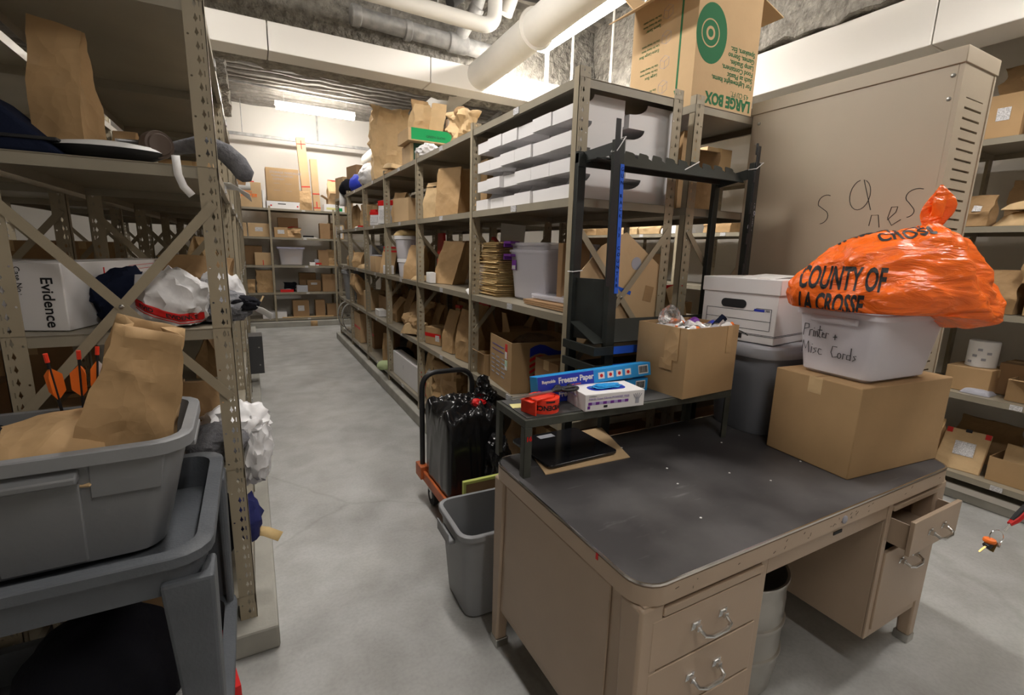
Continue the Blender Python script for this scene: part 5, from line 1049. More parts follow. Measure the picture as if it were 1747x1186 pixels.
def K(nm, y, x, z, w, d, h, **k):
    r = k.pop('r', 0); return bag(nm, (x, y, z + .002), w, d, h, rz=HP + r, **k)
def C(nm, y, x, z, w, d, h, **k):
    r = k.pop('r', 0); return carton(nm, (x, y, z + .002), w, d, h, rz=HP + r, **k)
def P(nm, y, x, z, w, d, th, **k):
    r = k.pop('r', 0); return pillow("padded_envelope", nm, "envelope", (x, y, z + .002), w, d, th, rz=HP + r, **k)
# bay 1 (nearest)
for k in range(34):
    rr2 = random.Random(k); t = pillow('kraft_envelope', 'kraft envelope in the tall stack beside the clear tub', 'envelope', (1.40 + rr2.uniform(-.012, .012), 2.735 + rr2.uniform(-.01, .01), 1.222 + k * .0096), .21, .27, .0075, rz=rr2.uniform(-.06, .06), mat='manila', seed=k, amp=.001, nx=6, ny=5, group='envelopes in the tall stack')
tagstrip('white paper sticking out of the envelope stack', [(1.43, 2.56, 1.31), (1.45, 2.52, 1.32), (1.46, 2.50, 1.29)], .05, up=(0, .3, 1))
def cleartub(lab, p, w, d, h, rz_):
    t = thing('clear_tub', lab, 'tub', p, rz_); tray_shell(w * .9, d * .88, w, d, h, rr=.03, rim=.010).build('tub_body', 'frost', t, smooth=40); return t
ct1 = cleartub('large clear plastic tub with purple latches on the near middle shelf', (1.53, 2.35, 1.222), .40, .36, .285, HP)
for o_, z in ((0, .245), (0, .318)):
    g = G(); g.box(-.215, -.212, z, -.13, -.150, z + .014); g.box(-.215, -.214, z - .02, -.20, -.15, z); g.build('purple_latch', 'purple', ct1, bevel=.003)
G().box(-.165, -.1805, .17, -.115, -.178, .225).build('printed_sticker', 'purple', ct1, smooth=0); G().box(-.16, -.1815, .174, -.12, -.1805, .195).build('printed_sticker', 'label', ct1, smooth=0)
ct2 = cleartub('second clear tub nested on top of the one with purple latches', (1.535, 2.355, 1.262), .392, .352, .285, HP)
for k, (dz, dr) in enumerate(((0, .0), (.012, .03))):
    t = thing('tub_lid', ['clear tub lid lying on the flattened cardboard', 'upper clear tub lid, slightly turned'][k], 'lid', (1.50, 2.06, 1.254 + dz), HP + dr + .03, 'clear tub lids')
    slab(G(), -.20, -.17, .20, .17, .03, 0, .011).build('lid_panel', 'frost', t, bevel=.003); slab(G(), -.15, -.12, .15, .12, .03, .011, .016).build('raised_panel', 'frost', t, bevel=.002)
tag(G().box(-.03, -.05, 0, .03, .05, .045).build('plastic_clip', 'frost', None, bevel=.003, loc=(1.55, 2.0, 1.287)), 'small clear plastic piece standing on the tub lids', 'plastic part')
for k in range(3): tag(G().box(-.22, -.17, 0, .22, .17, .0065).build('flattened_carton', 'card3', None, smooth=0, loc=(1.45 + k * .006, 2.02 + k * .012, 1.224 + k * .0085), rz=HP + (k - 1) * .025), 'flattened brown cardboard sheet under the clear tub lids, %s' % ['lowest', 'middle', 'topmost'][k], 'cardboard', 'flattened cartons under the lids')
C('open brown carton behind the clear tubs', 2.30, 1.768, 1.224, .5, .06, .36, mat='card3', opened=True)
K('dark kraft bag leaning behind the envelope stack', 2.68, 1.62, 1.222, .2, .12, .32, mat='kraft3', seed=61)
bl = carton('large open moving carton printed with a red and blue flag on the near lower shelf', (1.46, 2.42, .712), .36, .42, .29, rz=HP - .12, opened=True, mat='card')
for k in range(5):
    for j in range(3): 
        G().box(-.15 + j * .085, -.2112, .06 + k * .026, -.10 + j * .085 + (k % 2) * .012, -.210, .068 + k * .026).build('printed_line', 'greyprint', bl, smooth=0)
G().box(-.02 + .10, -.2115, .185, .115, -.210, .27).build('red_white_sticker', 'red', bl, smooth=0); G().box(.082, -.212, .185, .113, -.2115, .225).build('red_white_sticker', 'white', bl, smooth=0); G().box(.08, -.2115, .12, .115, -.210, .175).build('green_white_sticker', 'teal', bl, smooth=0); G().box(.082, -.212, .12, .113, -.2115, .14).build('green_white_sticker', 'white', bl, smooth=0)
g = G()
for k in range(2): g.box(-.14, -.2112, .235 - k * .03, .06, -.210, .238 - k * .03)
g.build('printed_rule', 'dkblue', bl, smooth=0)
X_ = .181  # flag art on the end facing the camera
for k in range(4):
    q = [(-.10 + i * .03, .075 + k * .034 + .022 * math.sin(i * .75)) for i in range(8)]
    g = G(); vs = [(X_, y, z) for y, z in q] + [(X_, y, z + .017) for y, z in q]; g.add(vs, [(i, i + 1, 9 + i, 8 + i) for i in range(7)]); g.build('flag_stripe', 'red', bl, smooth=0, solid=.001)
q = [(-.10 + i * .03, .205 + .022 * math.sin(i * .75)) for i in range(8)]; g = G(); g.add([(X_, y, z) for y, z in q] + [(X_, y, z + .05) for y, z in q], [(i, i + 1, 9 + i, 8 + i) for i in range(7)]); g.build('flag_field', 'dkblue', bl, smooth=0, solid=.001)
lump('plastic_wrap', 'clear plastic wrap crumpled inside the flag carton', 'plastic wrap', (1.47, 2.42, .93), (.13, .11, .05), 'foil', seed=9, ridge=.7, sub=3)
carton('cardboard box with raised flaps standing behind the flag carton', (1.50, 2.70, .712), .10, .16, .30, rz=HP, opened=True, flaps=(('F', 10, .10), ('B', 30, .09)), mat='card')
carton('small open cardboard box between the rack post and the flag carton', (1.33, 2.73, .712), .12, .14, .14, rz=HP - .05, opened=True, flaps=(('F', 60, .05),), mat='card')
K('kraft bag low in the nearest bay behind the platform cart', 2.45, 1.42, .202, .2, .14, .3, seed=66, mat='kraft3')
tag(G().box(-.03, 0, 0, .03, .004, .10).build('white_card_strip', 'paperw', None, smooth=0, loc=(1.30, 2.70, .204), rz=-.4), 'upright white card strip at the foot of the near rack post', 'card')
P('white paper packet at the front of the bottom shelf beside the cart handle', 2.5, 1.30, .202, .18, .10, .02, mat='paperw', seed=2)
# bay 2
K('square topped kraft bag with a staple on the upper shelf of the second bay', 3.76, 1.33, 1.732, .19, .11, .275, mat='kraft2', amp=.004, seed=2, staple=True, r=.35, foldh=.03)
K('tall kraft bag leaning at the centre of the upper shelf in the second bay', 3.47, 1.36, 1.732, .22, .17, .34, mat='kraft', amp=.010, seed=5, mode='open', r=.45, lean=(.03, 0))
K('dark kraft bag standing deep behind the leaning bag in the second bay', 3.25, 1.55, 1.732, .24, .16, .33, mat='kraft3', seed=6, mode='open')
K('tall flat kraft bag close to the nearer post of the second bay', 2.98, 1.40, 1.732, .20, .10, .33, mat='kraft', seed=7, mode='open', amp=.005)
C('small pale carton beside the farther post on the upper shelf of the second bay', 3.87, 1.42, 1.732, .10, .14, .2, mat='card2')
K('large kraft bag leaning against the post on the middle shelf of the second bay', 3.72, 1.41, 1.222, .25, .13, .34, mat='kraft', seed=21, mode='open', r=.35, lean=(.09, .04), amp=.008)
C('little white red edged box at the post on the second bay middle shelf', 3.845, 1.30, 1.222, .055, .05, .085, mat='white', tape=False)
C('twin little white box next to the large leaning bag in the second bay', 3.77, 1.29, 1.222, .05, .05, .085, mat='white', tape=False)
C('grey white carton behind the brace on the middle shelf of the second bay', 3.30, 1.60, 1.222, .18, .12, .17, mat='white', tape=False)
K('kraft bag sealed with red tape behind the grey white carton', 3.30, 1.63, 1.39, .26, .12, .16, mat='kraft', seed=24, redtape=True, tilt=(0, .5))
K('dark kraft bag tipped over near the nearer post of the second bay', 3.02, 1.56, 1.222, .22, .16, .28, mat='kraft3', seed=25, lean=(.1, 0))
o = G().add([(0, 0, 0), (0, -.36, .03), (.02, -.36, .28), (.02, .02, .31)], [(0, 1, 2, 3)]).build('white_board', 'paperw', None, smooth=0, loc=(1.74, 3.45, 1.40), solid=.006); tag(o, 'big white angled board standing at the back of the second bay', 'board')
P('small white envelope at the nearer post of the second bay on the middle shelf', 2.87, 1.27, 1.222, .07, .10, .02, mat='paperw', seed=4, tilt=(0, .5))
K('flat topped kraft bag, left of the upright pair on the second bay lower shelf', 3.45, 1.35, .712, .17, .10, .32, mat='kraft', seed=31, amp=.004, r=.12, lean=(-.02, .03))
K('flat topped kraft bag, right of the upright pair nearest the second bay post', 3.15, 1.36, .712, .19, .12, .36, mat='kraft', seed=32, amp=.006, r=.1)
K('kraft bag with red tape peeking between the upright pair', 3.30, 1.53, .712, .24, .14, .40, mat='kraft', seed=33, redtape=True)
C('square carton banded with red tape on the lower shelf of the second bay', 3.79, 1.37, .712, .20, .17, .145, mat='card', redtape=True, lab=(.05, .05), lx=.06, lz=.4, r=.35)
C('plain white carton behind the red banded carton', 3.62, 1.48, .712, .18, .22, .16, mat='white', tape=False)
K('kraft bag with red tape and a pale label leaning above the red banded carton', 3.72, 1.50, .80, .09, .06, .24, mat='kraft2', seed=35, redtape=True, lab=(.05, .09), lean=(.02, 0))
K('dark broad kraft bag at the back left of the lower shelf in the second bay', 3.80, 1.62, .712, .28, .16, .33, mat='kraft3', seed=36, lean=(-.08, 0), amp=.02)
K('big crumpled kraft bag standing in the bottom of the second bay', 3.55, 1.40, .202, .34, .22, .40, mat='kraft', seed=41, mode='open', amp=.03, r=.2)
K('pale label topped kraft bag leaning on the white long carton', 3.80, 1.33, .202, .16, .10, .42, mat='kraft2', seed=42, amp=.014, lean=(-.04, -.02), lab=(.06, .08))
K('dark kraft bag with a red tape mark at the bottom right of the second bay', 3.1, 1.42, .202, .20, .14, .34, mat='kraft3', seed=43, redtape=True, lean=(.05, 0))
# bay 3
C('plain pale cardboard box on the upper shelf of the third bay', 4.60, 1.36, 1.732, .26, .19, .215, mat='card2', r=.25, tape=False, lab=None)
K('creased kraft bag lying on top of and behind the pale cardboard box', 4.42, 1.56, 1.732, .3, .16, .33, mat='kraft', seed=51, amp=.025)
K('tall kraft bag leaning between the pale box and the red topped bag', 4.86, 1.38, 1.732, .2, .14, .30, mat='kraft', seed=52, r=.3, lean=(-.05, 0), amp=.01)
K('narrow pale kraft bag left of the leaning bag, third bay upper shelf', 4.97, 1.47, 1.732, .10, .08, .27, mat='kraft2', seed=53)
def clearbag(lab, y, x, z, w, h, r=0, tint='frost', d=.05):
    t = thing('evidence_bag', lab, 'evidence bag', (x, y, z + .002), HP + r, None); G().hexa([(-w / 2, -d / 2, 0), (w / 2, -d / 2, 0), (w / 2, d / 2, 0), (-w / 2, d / 2, 0)], [(-w / 2, -.008, h), (w / 2, -.008, h), (w / 2, .008, h), (-w / 2, .008, h)]).build('bag_body', 'whitefilm' if tint != 'kraft' else 'kraft2', t, bevel=.006)
    G().box(-w / 2 - .003, -.016, h * .80, w / 2 + .003, .014, h * 1.02).build('red_seal', 'red', t, bevel=.002)
    a = math.atan2(d / 2 - .008, h); o = G().obox((0, -d / 2 * .62 - .010, h * .42), (w * .78, .002, h * .42), Matrix.Rotation(-a, 3, 'X')).build('paper_label', 'label', t, smooth=0); return t
clearbag('clear evidence bag with red seal and white form, the largest in the fourth bay', 5.12, 1.27, 1.732, .22, .23, r=.5)
clearbag('small white bag with red seal leaning at the fourth bay post', 5.78, 1.29, 1.732, .11, .18, r=.3)
clearbag('white packet with red seal in front of the other sealed packets of the fourth bay', 5.55, 1.25, 1.732, .13, .14, r=.6)
C('low white carton under the clear evidence bag', 5.30, 1.31, 1.732, .30, .12, .06, mat='white', tape=False)
K('brown kraft bag with red sealed top behind the clear evidence bags', 5.35, 1.46, 1.732, .2, .12, .30, mat='kraft', seed=54, redtape=True)
K('dark carton like kraft bag deep in the fourth bay', 5.65, 1.60, 1.732, .3, .16, .26, mat='kraft3', seed=55)
# pails of bay 3
def pail(lab, x, y, z, h, r=.085):
    t = thing('plastic_pail', lab, 'pail', (x, y, z + .002), .4); G().lathe([(r * .84, 0), (r * .88, .005), (r, h - .03), (r, h - .028)], 36, e=2.6).build('pail_body', 'frost2', t, smooth=40); G().lathe([(r * 1.02, h - .035), (r * 1.1, h - .03), (r * 1.1, h), (r * .9, h + .002)], 36, e=2.6).build('pail_lid', 'white', t, smooth=40)
    G().box(-.012, -r * .98 - .003, h * .3, .03, -r * .88, h * .7).build('paper_label', 'label', t, smooth=0); return t
pail('lower milky plastic pail with lid in the third bay', 1.34, 4.62, 1.222, .17); pail('upper milky plastic pail stacked on the other, red streaked, in the third bay', 1.34, 4.62, 1.396, .21, .105)
P('bulging manila padded envelope lying on top of the stacked pails', 4.62, 1.34, 1.610, .17, .21, .05, mat='manila', seed=3, r=.3)
G().tube([(1.42, 4.52, 1.59), (1.40, 4.505, 1.50), (1.37, 4.50, 1.43)], .006, 6).build('tape_band', 'red', None); tag(bpy.data.objects['tape_band'], 'red strip running down the side of the upper pail', 'tape strip')
o = G().hexa([(-.01, -.09, 0), (.03, -.09, 0), (.03, .09, 0), (-.01, .09, 0)], [(0, -.08, .42), (.02, -.08, .42), (.02, .08, .42), (0, .08, .42)]).build('red_folder', 'red', None, loc=(1.60, 4.42, 1.224), bevel=.002); tag(o, 'tall red item standing right of the stacked pails', 'folder')
K('tall tapered kraft bag leaning in front of the stacked pails', 4.33, 1.32, 1.222, .16, .13, .30, mat='kraft', seed=63, r=.6, lean=(.02, .03), amp=.008)
P('flat pale paper bag lying right of the tapered bag on the middle shelf', 4.10, 1.33, 1.222, .17, .16, .035, mat='kraft2', seed=6, r=.3)
C('little white tub at the farther post beside the pails', 4.88, 1.38, 1.222, .09, .09, .10, mat='white', tape=False)
# bay 3 lower
K('huge sagging kraft bag with a label on the lower shelf of the third bay', 4.42, 1.46, .712, .42, .28, .30, mat='kraft', seed=71, amp=.035, belly=.3, lean=(.08, 0), lab=(.07, .09))
K('folded kraft bag standing left of the huge sagging bag', 4.85, 1.46, .712, .18, .14, .36, mat='kraft3', seed=72, amp=.015, foldh=.04)
P('yellowish kraft pouch slumping over the shelf edge in the third bay', 4.30, 1.33, .722, .28, .20, .10, mat='kraft2', seed=12, r=.3, tilt=(0, -.10))
K('small kraft bag tipped at the nearer post of the third bay', 4.03, 1.30, .712, .10, .10, .15, mat='kraft2', seed=73, lean=(.03, 0), amp=.02)
C('low white box at the nearer post of the third bay', 3.99, 1.27, .712, .08, .06, .06, mat='white', tape=False)
K('brown bag behind the nearer post of the third bay', 4.06, 1.48, .712, .16, .12, .30, mat='kraft3', seed=74)
t = thing('long_carton', 'long flat white carton with red end standing on edge on the bottom shelf', 'box', (1.30, 4.455, .202), .0)
G().box(-.045, -.47, 0, .045, .47, .24).build('carton_body', 'white', t, bevel=.003); G().box(-.047, -.475, 0, .047, -.462, .242).build('red_end', 'red', t, smooth=0); text('?', .06, 'greyprint', t, (-.0456, .10, .12), (0, -1, 0), (0, 0, 1))
K('tall brown bag behind the long white carton', 4.25, 1.50, .202, .18, .12, .36, mat='kraft3', seed=75)
# bay 4
for k in range(9):
    yk = 5.73 - k * .030; t = carton('brown file envelope standing in the upright row of the fourth bay', (1.32, yk, 1.224), .20, .024, .17, rz=.0 + (k % 3) * .03, mat='card' if k % 2 else 'card2', tape=False, group='upright file envelopes', name='file_envelope', cat='envelope')
o = G().box(-.09, -.13, 0, .09, .13, .012).build('book', 'greyprint', None, loc=(1.33, 5.6, 1.398), rz=.1, bevel=.002); tag(o, 'grey folder lying flat on the upright file envelopes', 'folder')
for k in range(3): K('flat kraft bag with red sealed top leaning against the file envelopes, %s' % ['rear', 'middle', 'front'][k], 5.36 - k * .05, 1.32 - k * .01, 1.222, .15, .04, .28 - k * .02, mat='kraft', seed=81 + k, r=.9, lean=(0, .10), redtape=(k != 1), amp=.004)
C('white little carton by the nearer post of the fourth bay', 5.10, 1.27, 1.222, .10, .09, .09, mat='white', tape=False)
P('flattened tan packet between the leaning bags and the little white carton', 5.22, 1.30, 1.222, .10, .12, .03, mat='kraft2', seed=19)
K('brown bag deep behind the file envelopes', 5.55, 1.58, 1.222, .28, .16, .36, mat='kraft3', seed=84)
C('wide brown open carton on the lower shelf of the fourth bay', 5.72, 1.50, .712, .44, .30, .22, mat='card3', opened=True)
K('kraft bag slanting by the nearer post on the lower shelf of the fourth bay', 5.18, 1.42, .712, .22, .16, .26, mat='kraft', seed=85, lean=(.08, 0), amp=.02)
C('small white carton at the front edge of the lower shelf in the fourth bay', 5.62, 1.30, .712, .20, .09, .075, mat='white', tape=False)
o = G().add([(0, 0, 0), (.0, -.10, .0), (0, -.16, .20), (0, -.12, .22)], [(0, 1, 2, 3)]).build('paper_sheet', 'paperw', None, smooth=0, loc=(1.32, 5.42, .715), solid=.001); tag(o, 'white sheet of paper leaning beside the slanting bag', 'paper')
K('thin upright kraft bag on the bottom shelf of the fourth bay', 5.42, 1.33, .202, .13, .05, .33, mat='kraft', seed=86, amp=.003, r=.6)
lump('knotted_cloth', 'pale green bundled cloth end poking out at the bottom of the fourth bay', 'cloth', (1.20, 5.10, .20), (.075, .075, .055), mk('pale_green_cloth', (.42, .5, .27), .9), seed=3, ridge=.8, sub=3)
lump('dark_clothing', 'black fabric behind the pale green cloth end', 'clothing', (1.42, 5.18, .202), (.13, .13, .12), 'blackcloth', seed=87, sub=3)
K('brown bag by the post in the back of the bottom fourth bay', 5.3, 1.58, .202, .2, .12, .3, mat='kraft3', seed=88)
# bay 5
K('upright kraft bag by the nearer post on the upper shelf of the fifth bay', 6.12, 1.32, 1.732, .16, .13, .25, mat='kraft2', seed=91, mode='open', lean=(.04, 0))
K('wide kraft bag on the upper shelf of the fifth bay', 6.55, 1.40, 1.732, .32, .18, .30, mat='kraft', seed=92, mode='open')
P('papers with red edges stacked flat at the front of the fifth bay upper shelf', 6.5, 1.28, 1.732, .26, .12, .02, mat='paperw', seed=22, redtape=True)
K('tall brown bag just past the fifth bay on the upper shelf', 7.25, 1.36, 1.732, .24, .18, .33, mat='kraft', seed=93)
K('brown bag at the far end of the upper shelf', 7.75, 1.40, 1.732, .24, .18, .28, mat='kraft3', seed=94)
t = C('grey plastic drawer box on the middle shelf of the fifth bay', 6.30, 1.44, 1.222, .22, .2, .14, mat='canlid', tape=False); t2 = C('second grey plastic drawer box stacked in the fifth bay', 6.30, 1.44, 1.366, .20, .2, .15, mat='canlid', tape=False, lab=(.04, .04))
K('small kraft bag on the middle shelf of the fifth bay', 6.72, 1.31, 1.222, .2, .12, .20, mat='kraft', seed=95, r=.4, lean=(-.03, 0))
P('stack of tan envelopes lying at the front of the fifth bay', 6.45, 1.29, 1.222, .25, .12, .05, mat='kraft2', seed=23)
K('small brown bag on the middle shelf of the farthest bay', 7.45, 1.33, 1.222, .16, .12, .22, mat='kraft', seed=96)
K('white and brown bag leaning at the farthest end of the middle shelf', 7.7, 1.36, 1.222, .14, .1, .18, mat='paperw', seed=97)
K('kraft bag flopping out over a carton on the lower shelf of the fifth bay', 6.82, 1.38, .86, .3, .2, .27, mat='kraft', seed=98, lean=(-.10, -.14), amp=.02)
C('brown carton under the flopping bag on the lower shelf of the fifth bay', 6.75, 1.42, .712, .36, .26, .15, mat='card', r=.1)
C('pale open carton on the lower shelf of the fifth bay close to its nearer post', 6.22, 1.36, .712, .2, .22, .24, mat='card2')
K('brown bag standing behind the pale open carton', 6.35, 1.55, .712, .26, .14, .40, mat='kraft3', seed=99)
t = thing('trash_can', 'grey plastic trash can on the lower shelf at the far end of the middle rack', 'bin', (1.40, 7.62, .712)); G().lathe([(.15, 0), (.185, .40)], 28, e=3).build('can_body', 'bin', t, smooth=40); G().lathe([(.19, .38), (.205, .385), (.205, .43), (.18, .435)], 28, e=3).build('can_lid', 'bin', t, smooth=40)
C('little white and pink box in front of the far trash can', 7.25, 1.28, .712, .08, .06, .08, mat='white', tape=False)
t = C('brown carton banded with red tape on the bottom shelf near the bicycle wheels', 6.84, 1.40, .202, .4, .30, .40, mat='card2', redtape=True)
C('dark brown carton banded with red tape on the bottom shelf of the fifth bay', 6.4, 1.50, .202, .44, .34, .36, mat='card3', redtape=True)
for k, y in enumerate((7.72, 7.42)):
    t = thing('bicycle_wheel', ['silver bicycle wheel standing at the far end of the bottom shelf', 'nearer of the two bicycle wheels on the bottom shelf'][k], 'wheel', (1.27 + k * .01, y, .205), 0, 'bicycle wheels'); r = .235; c = Vector((0, 0, r))
    M = Matrix.Rotation(.5, 3, 'Z')
    def wp(a, q): return c + M @ Vector((0.0, math.cos(a) * q, math.sin(a) * q))
    G().tube([wp(i * PI / 18, r - .012) for i in range(36)], .012, 8, closed=True).build('rim', 'chrome', t); G().tube([c - M @ Vector((.03, 0, 0)), c + M @ Vector((.03, 0, 0))], .018, 12).build('hub', 'chrome', t)
    g = G()
    for i in range(20): g.tube([wp(i * PI / 10, .016), wp(i * PI / 10 + .2, r - .014)], .0012, 4)
    g.build('spokes', 'chrome', t, smooth=0)
# top of the middle rack
Z = 2.202
bag('large crumpled kraft bag with a torn open top, tallest on the middle rack', (1.40, 5.45, Z), .36, .24, .72, rz=-.12, mat='kraft2', mode='open', seed=101, amp=.035, belly=.15)
bag('small kraft bag leaning right of the tallest crumpled bag', (1.52, 4.55, Z), .17, .12, .24, rz=.3, mat='kraft', seed=102, lean=(.08, 0), amp=.012)
pillow('padded_envelope', 'kraft packet sealed with red tape at the foot of the tallest bag', 'envelope', (1.33, 4.93, Z + .045), .26, .14, .05, rz=.5, mat='kraft2', seed=31, redtape=True)
pillow('padded_envelope', 'plain kraft packet beneath the red taped packet', 'envelope', (1.33, 4.93, Z), .22, .14, .045, rz=.3, mat='kraft', seed=32)
lump('plastic_bag', 'pinkish white plastic bag sagging beyond the tallest bag', 'plastic bag', (1.36, 6.05, Z), (.17, .28, .15), 'whitefilm', seed=5, ridge=.5)
lump('shoe', 'grey brown shoe perched on the pinkish plastic bag', 'shoe', (1.36, 6.25, Z + .22), (.05, .10, .05), 'kraft3', seed=6, sub=3)
lump('sports_bag', 'royal blue fabric bag on top of the far middle rack', 'fabric bag', (1.34, 6.85, Z), (.12, .20, .13), mk('royal_blue_cloth', (.02, .04, .42), .7), seed=7, sub=3)
lump('sports_bag', 'black fabric bag beside the royal blue one', 'fabric bag', (1.28, 7.3, Z), (.12, .2, .12), 'blackcloth', seed=8, sub=3)
carton('brown carton standing behind the blue and black fabric bags', (1.48, 7.35, Z), .36, .3, .40, rz=HP + .2, mat='card3')
carton('grey edged narrow carton at the far end of the middle rack top', (1.30, 7.9, Z), .10, .3, .30, rz=.2, mat='card2')
lump('plastic_bag', 'white plastic bag heap at the far end of the middle rack top', 'plastic bag', (1.45, 7.8, Z), (.14, .2, .16), 'whitefilm', seed=9, sub=3)
tagstrip('long white tag hanging off the far end of the rack top', [(1.212, 7.35, 2.24), (1.205, 7.34, 2.15), (1.205, 7.34, 2.05)], .09)
def greencarton(lab, loc, w, d, h, rz, face='green'):
    t = thing('green_carton', lab, 'box', loc, rz); G().box(-w / 2, -d / 2, 0, w / 2, d / 2, h).build('carton_body', 'card2', t, bevel=.002); G().box(-w / 2 + .025, -d / 2 - .001, .010, w / 2 - .025, -d / 2, h).build('green_panel', face, t, smooth=0); return t
gcA = greencarton('carton with a dark green side under the bright green carton', (1.44, 4.28, Z), .40, .28, .155, -.02, 'dkgreen')
gcB = greencarton('open carton with a bright green side on top of the middle rack', (1.405, 4.22, Z + .157), .42, .32, .10, .0)
text('GREEN GLOW', .026, 'dkgreen', gcB, (-.06, -.1618, .035), (1, 0, 0), (0, 0, 1), name='faint_lettering')
bag('kraft bag lying tilted at the left in the bright green carton', (1.32, 4.20, Z + .26), .14, .10, .22, rz=.1, mat='kraft2', seed=111, lean=(.05, 0), amp=.014)
bag('kraft bag tilted at the right in the bright green carton, red seam at its foot', (1.45, 4.16, Z + .26), .12, .09, .235, rz=-.1, mat='kraft2', seed=112, lean=(.05, 0), amp=.005)
bag('kraft bag tipped behind the other two in the bright green carton', (1.40, 4.32, Z + .26), .14, .10, .28, rz=.0, mat='kraft', seed=113, lean=(-.02, 0), amp=.010)
carton('small red brown box at the right edge of the bright green carton', (1.56, 4.22, Z + .258), .06, .05, .06, mat='card3', tape=False)
lump('plastic_bag', 'white plastic bag with red print slumped on the rack lip below the green cartons', 'plastic bag', (1.34, 3.97, Z), (.11, .13, .07), 'whitefilm', seed=15, ridge=.9, sub=4)
bag('crumpled dark topped kraft bag on the rack top right of the green cartons', (1.385, 3.38, Z), .15, .12, .25, rz=.2, mat='kraft2', seed=116, amp=.035, mode='open')
lump('dark_clothing', 'dark red brown fabric spilling from the crumpled bag on the rack top', 'clothing', (1.385, 3.38, Z + .20), (.06, .05, .045), 'card3', seed=17, sub=3)
carton('white carton standing behind the crumpled bag on the rack top', (1.66, 4.15, Z), .14, .2, .40, rz=.1, mat='white', tape=False)
bag('small tan bag lying on the rack lip right of the crumpled bag', (1.50, 3.42, Z), .12, .10, .13, rz=.3, mat='kraft2', seed=118, amp=.02)
# M2 rack contents seen past the rack end
bag('tall narrow kraft bag, left of the group at the near end of the second rack', (1.99, 1.90, 1.732), .13, .10, .38, rz=.1, mat='kraft', seed=121, mode='open', amp=.005, lean=(.02, 0))
bag('tall narrow kraft bag behind the left one at the near end of the second rack', (2.07, 2.02, 1.732), .13, .10, .40, rz=-.1, mat='kraft', seed=122, mode='open', amp=.005, lean=(.03, 0))
bag('broad dark kraft bag filling the near end of the second rack', (2.27, 2.12, 1.732), .34, .16, .36, rz=-.15, mat='kraft3', seed=123, mode='open', amp=.006)
bag('small kraft bag with a red seal in the lower part of the second rack', (2.10, 1.98, 1.132), .15, .10, .20, rz=.1, mat='kraft2', seed=124, redtape=True)
t = thing('orange_tool', 'thin orange handled tool lying in front of the red sealed bag', 'tool', (2.02, 1.86, 1.14), .5); G().tube([(0, 0, 0), (.07, 0, .05)], .007, 8).build('handle', 'orangev', t)
lump('newspaper_wrap', 'crumpled printed newspaper package on the second rack beside the file box', 'newspaper', (1.98, 1.86, .90), (.075, .07, .12), 'label', seed=21, sub=4)
carton('dark brown carton on the lower shelf of the second rack behind the file box', (2.2, 2.1, .712), .4, .3, .28, mat='card3')
bag('dark kraft bag deep in the second rack behind the orange handled tool', (2.12, 2.35, 1.132), .34, .16, .34, mat='kraft3', seed=126)
# large flattened cardboard leaning in the end bay of the first rack
t = thing('flattened_carton', 'large flattened carton with a blue stripe and round stamp leaning inside the near rack end', 'cardboard', (1.515, 1.751, .712), .0)
G().add([(-.235, 0, .005), (.235, 0, .005), (.235, .0, .40), (.235, .0, .74), (.02, .0, .885), (-.12, .0, .82), (-.235, .0, .70)], [(0, 1, 2, 3, 4, 5, 6)]).build('card_panel', 'card2', t, smooth=0, solid=.006)
o = G().lathe([(.03, 0), (.03, .001)], 30); o.build('round_stamp', 'greyprint', t).matrix_local = Matrix.Translation((.09, -.0032, .745)) @ Matrix.Rotation(PI / 2, 4, 'X')
G().obox((.02, -.0035, .62), (.10, .001, .018), Matrix.Rotation(.30, 3, 'Y')).build('blue_stripe', 'bluetape', t, smooth=0)
for p in ((.18, -.0035, .60), (.16, -.0035, .36)): G().obox(p, (.055, .001, .075), Matrix.Rotation(.2, 3, 'Y')).build('tape_patch', 'kraft3', t, smooth=0)
for k, (x, y, w_, h_) in enumerate(((1.40, 2.3, .22, .34), (1.62, 2.2, .26, .33), )):
    carton('dark open carton standing on the middle shelf behind the flattened carton, %s' % ['left', 'right'][k], (x + .06, y - .25, 1.225), w_ * .8, .04, h_ - .02, rz=.05, mat='card3', tape=False)
carton('wide dark carton on the lower shelf at the near rack end behind the gun rack', (1.50, 2.02, .712), .40, .22, .24, mat='card3')

carton('added dark carton closing a bright gap on the bottom shelf behind the desk', (1.52, 1.95, .202), .46, .26, .40, mat='card3')  # this carton and the next are added to cover bright gaps under the riser
carton('added dark carton closing a bright gap at the near end of the second rack, bottom shelf', (2.2, 1.95, .202), .50, .26, .40, mat='card3')

# ------------------------------------------------------------------ far wall rack contents
def B(nm, px, z, w, d, h, kind='c', **k):
    y = 9.75 + .05 + d / 2 + k.pop('dy', 0)
    if kind == 'c': return carton(nm, (px, y, z + .002), w, d, h, **k)
    return bag(nm, (px, y, z + .002), w, d, h, **k)
z = 2.12
t = B('tall printed cardboard box, largest on the far rack top', .60, z + .13, .53, .34, .56, mat='card')
for k, (s_, sz) in enumerate((('STORAGE WARDROBE', .05), ('MOVING CARTON', .042), ('COMPANY', .04))): text(s_, sz, 'greyprint', t, (-.20 + .02 * k, -.1712, .47 - k * .055), (1, 0, 0), (0, 0, 1))
for k in range(4): G().box(-.15 if k % 2 == 0 else .04, -.1712, .30 - (k // 2) * .12, -.05 if k % 2 == 0 else .14, -.170, .304 - (k // 2) * .12).build('printed_rule', 'greyprint', t, smooth=0)
t = B('flat white carton with two red dots under the tall printed box', .60, z, .56, .38, .125, mat='white', tape=False)
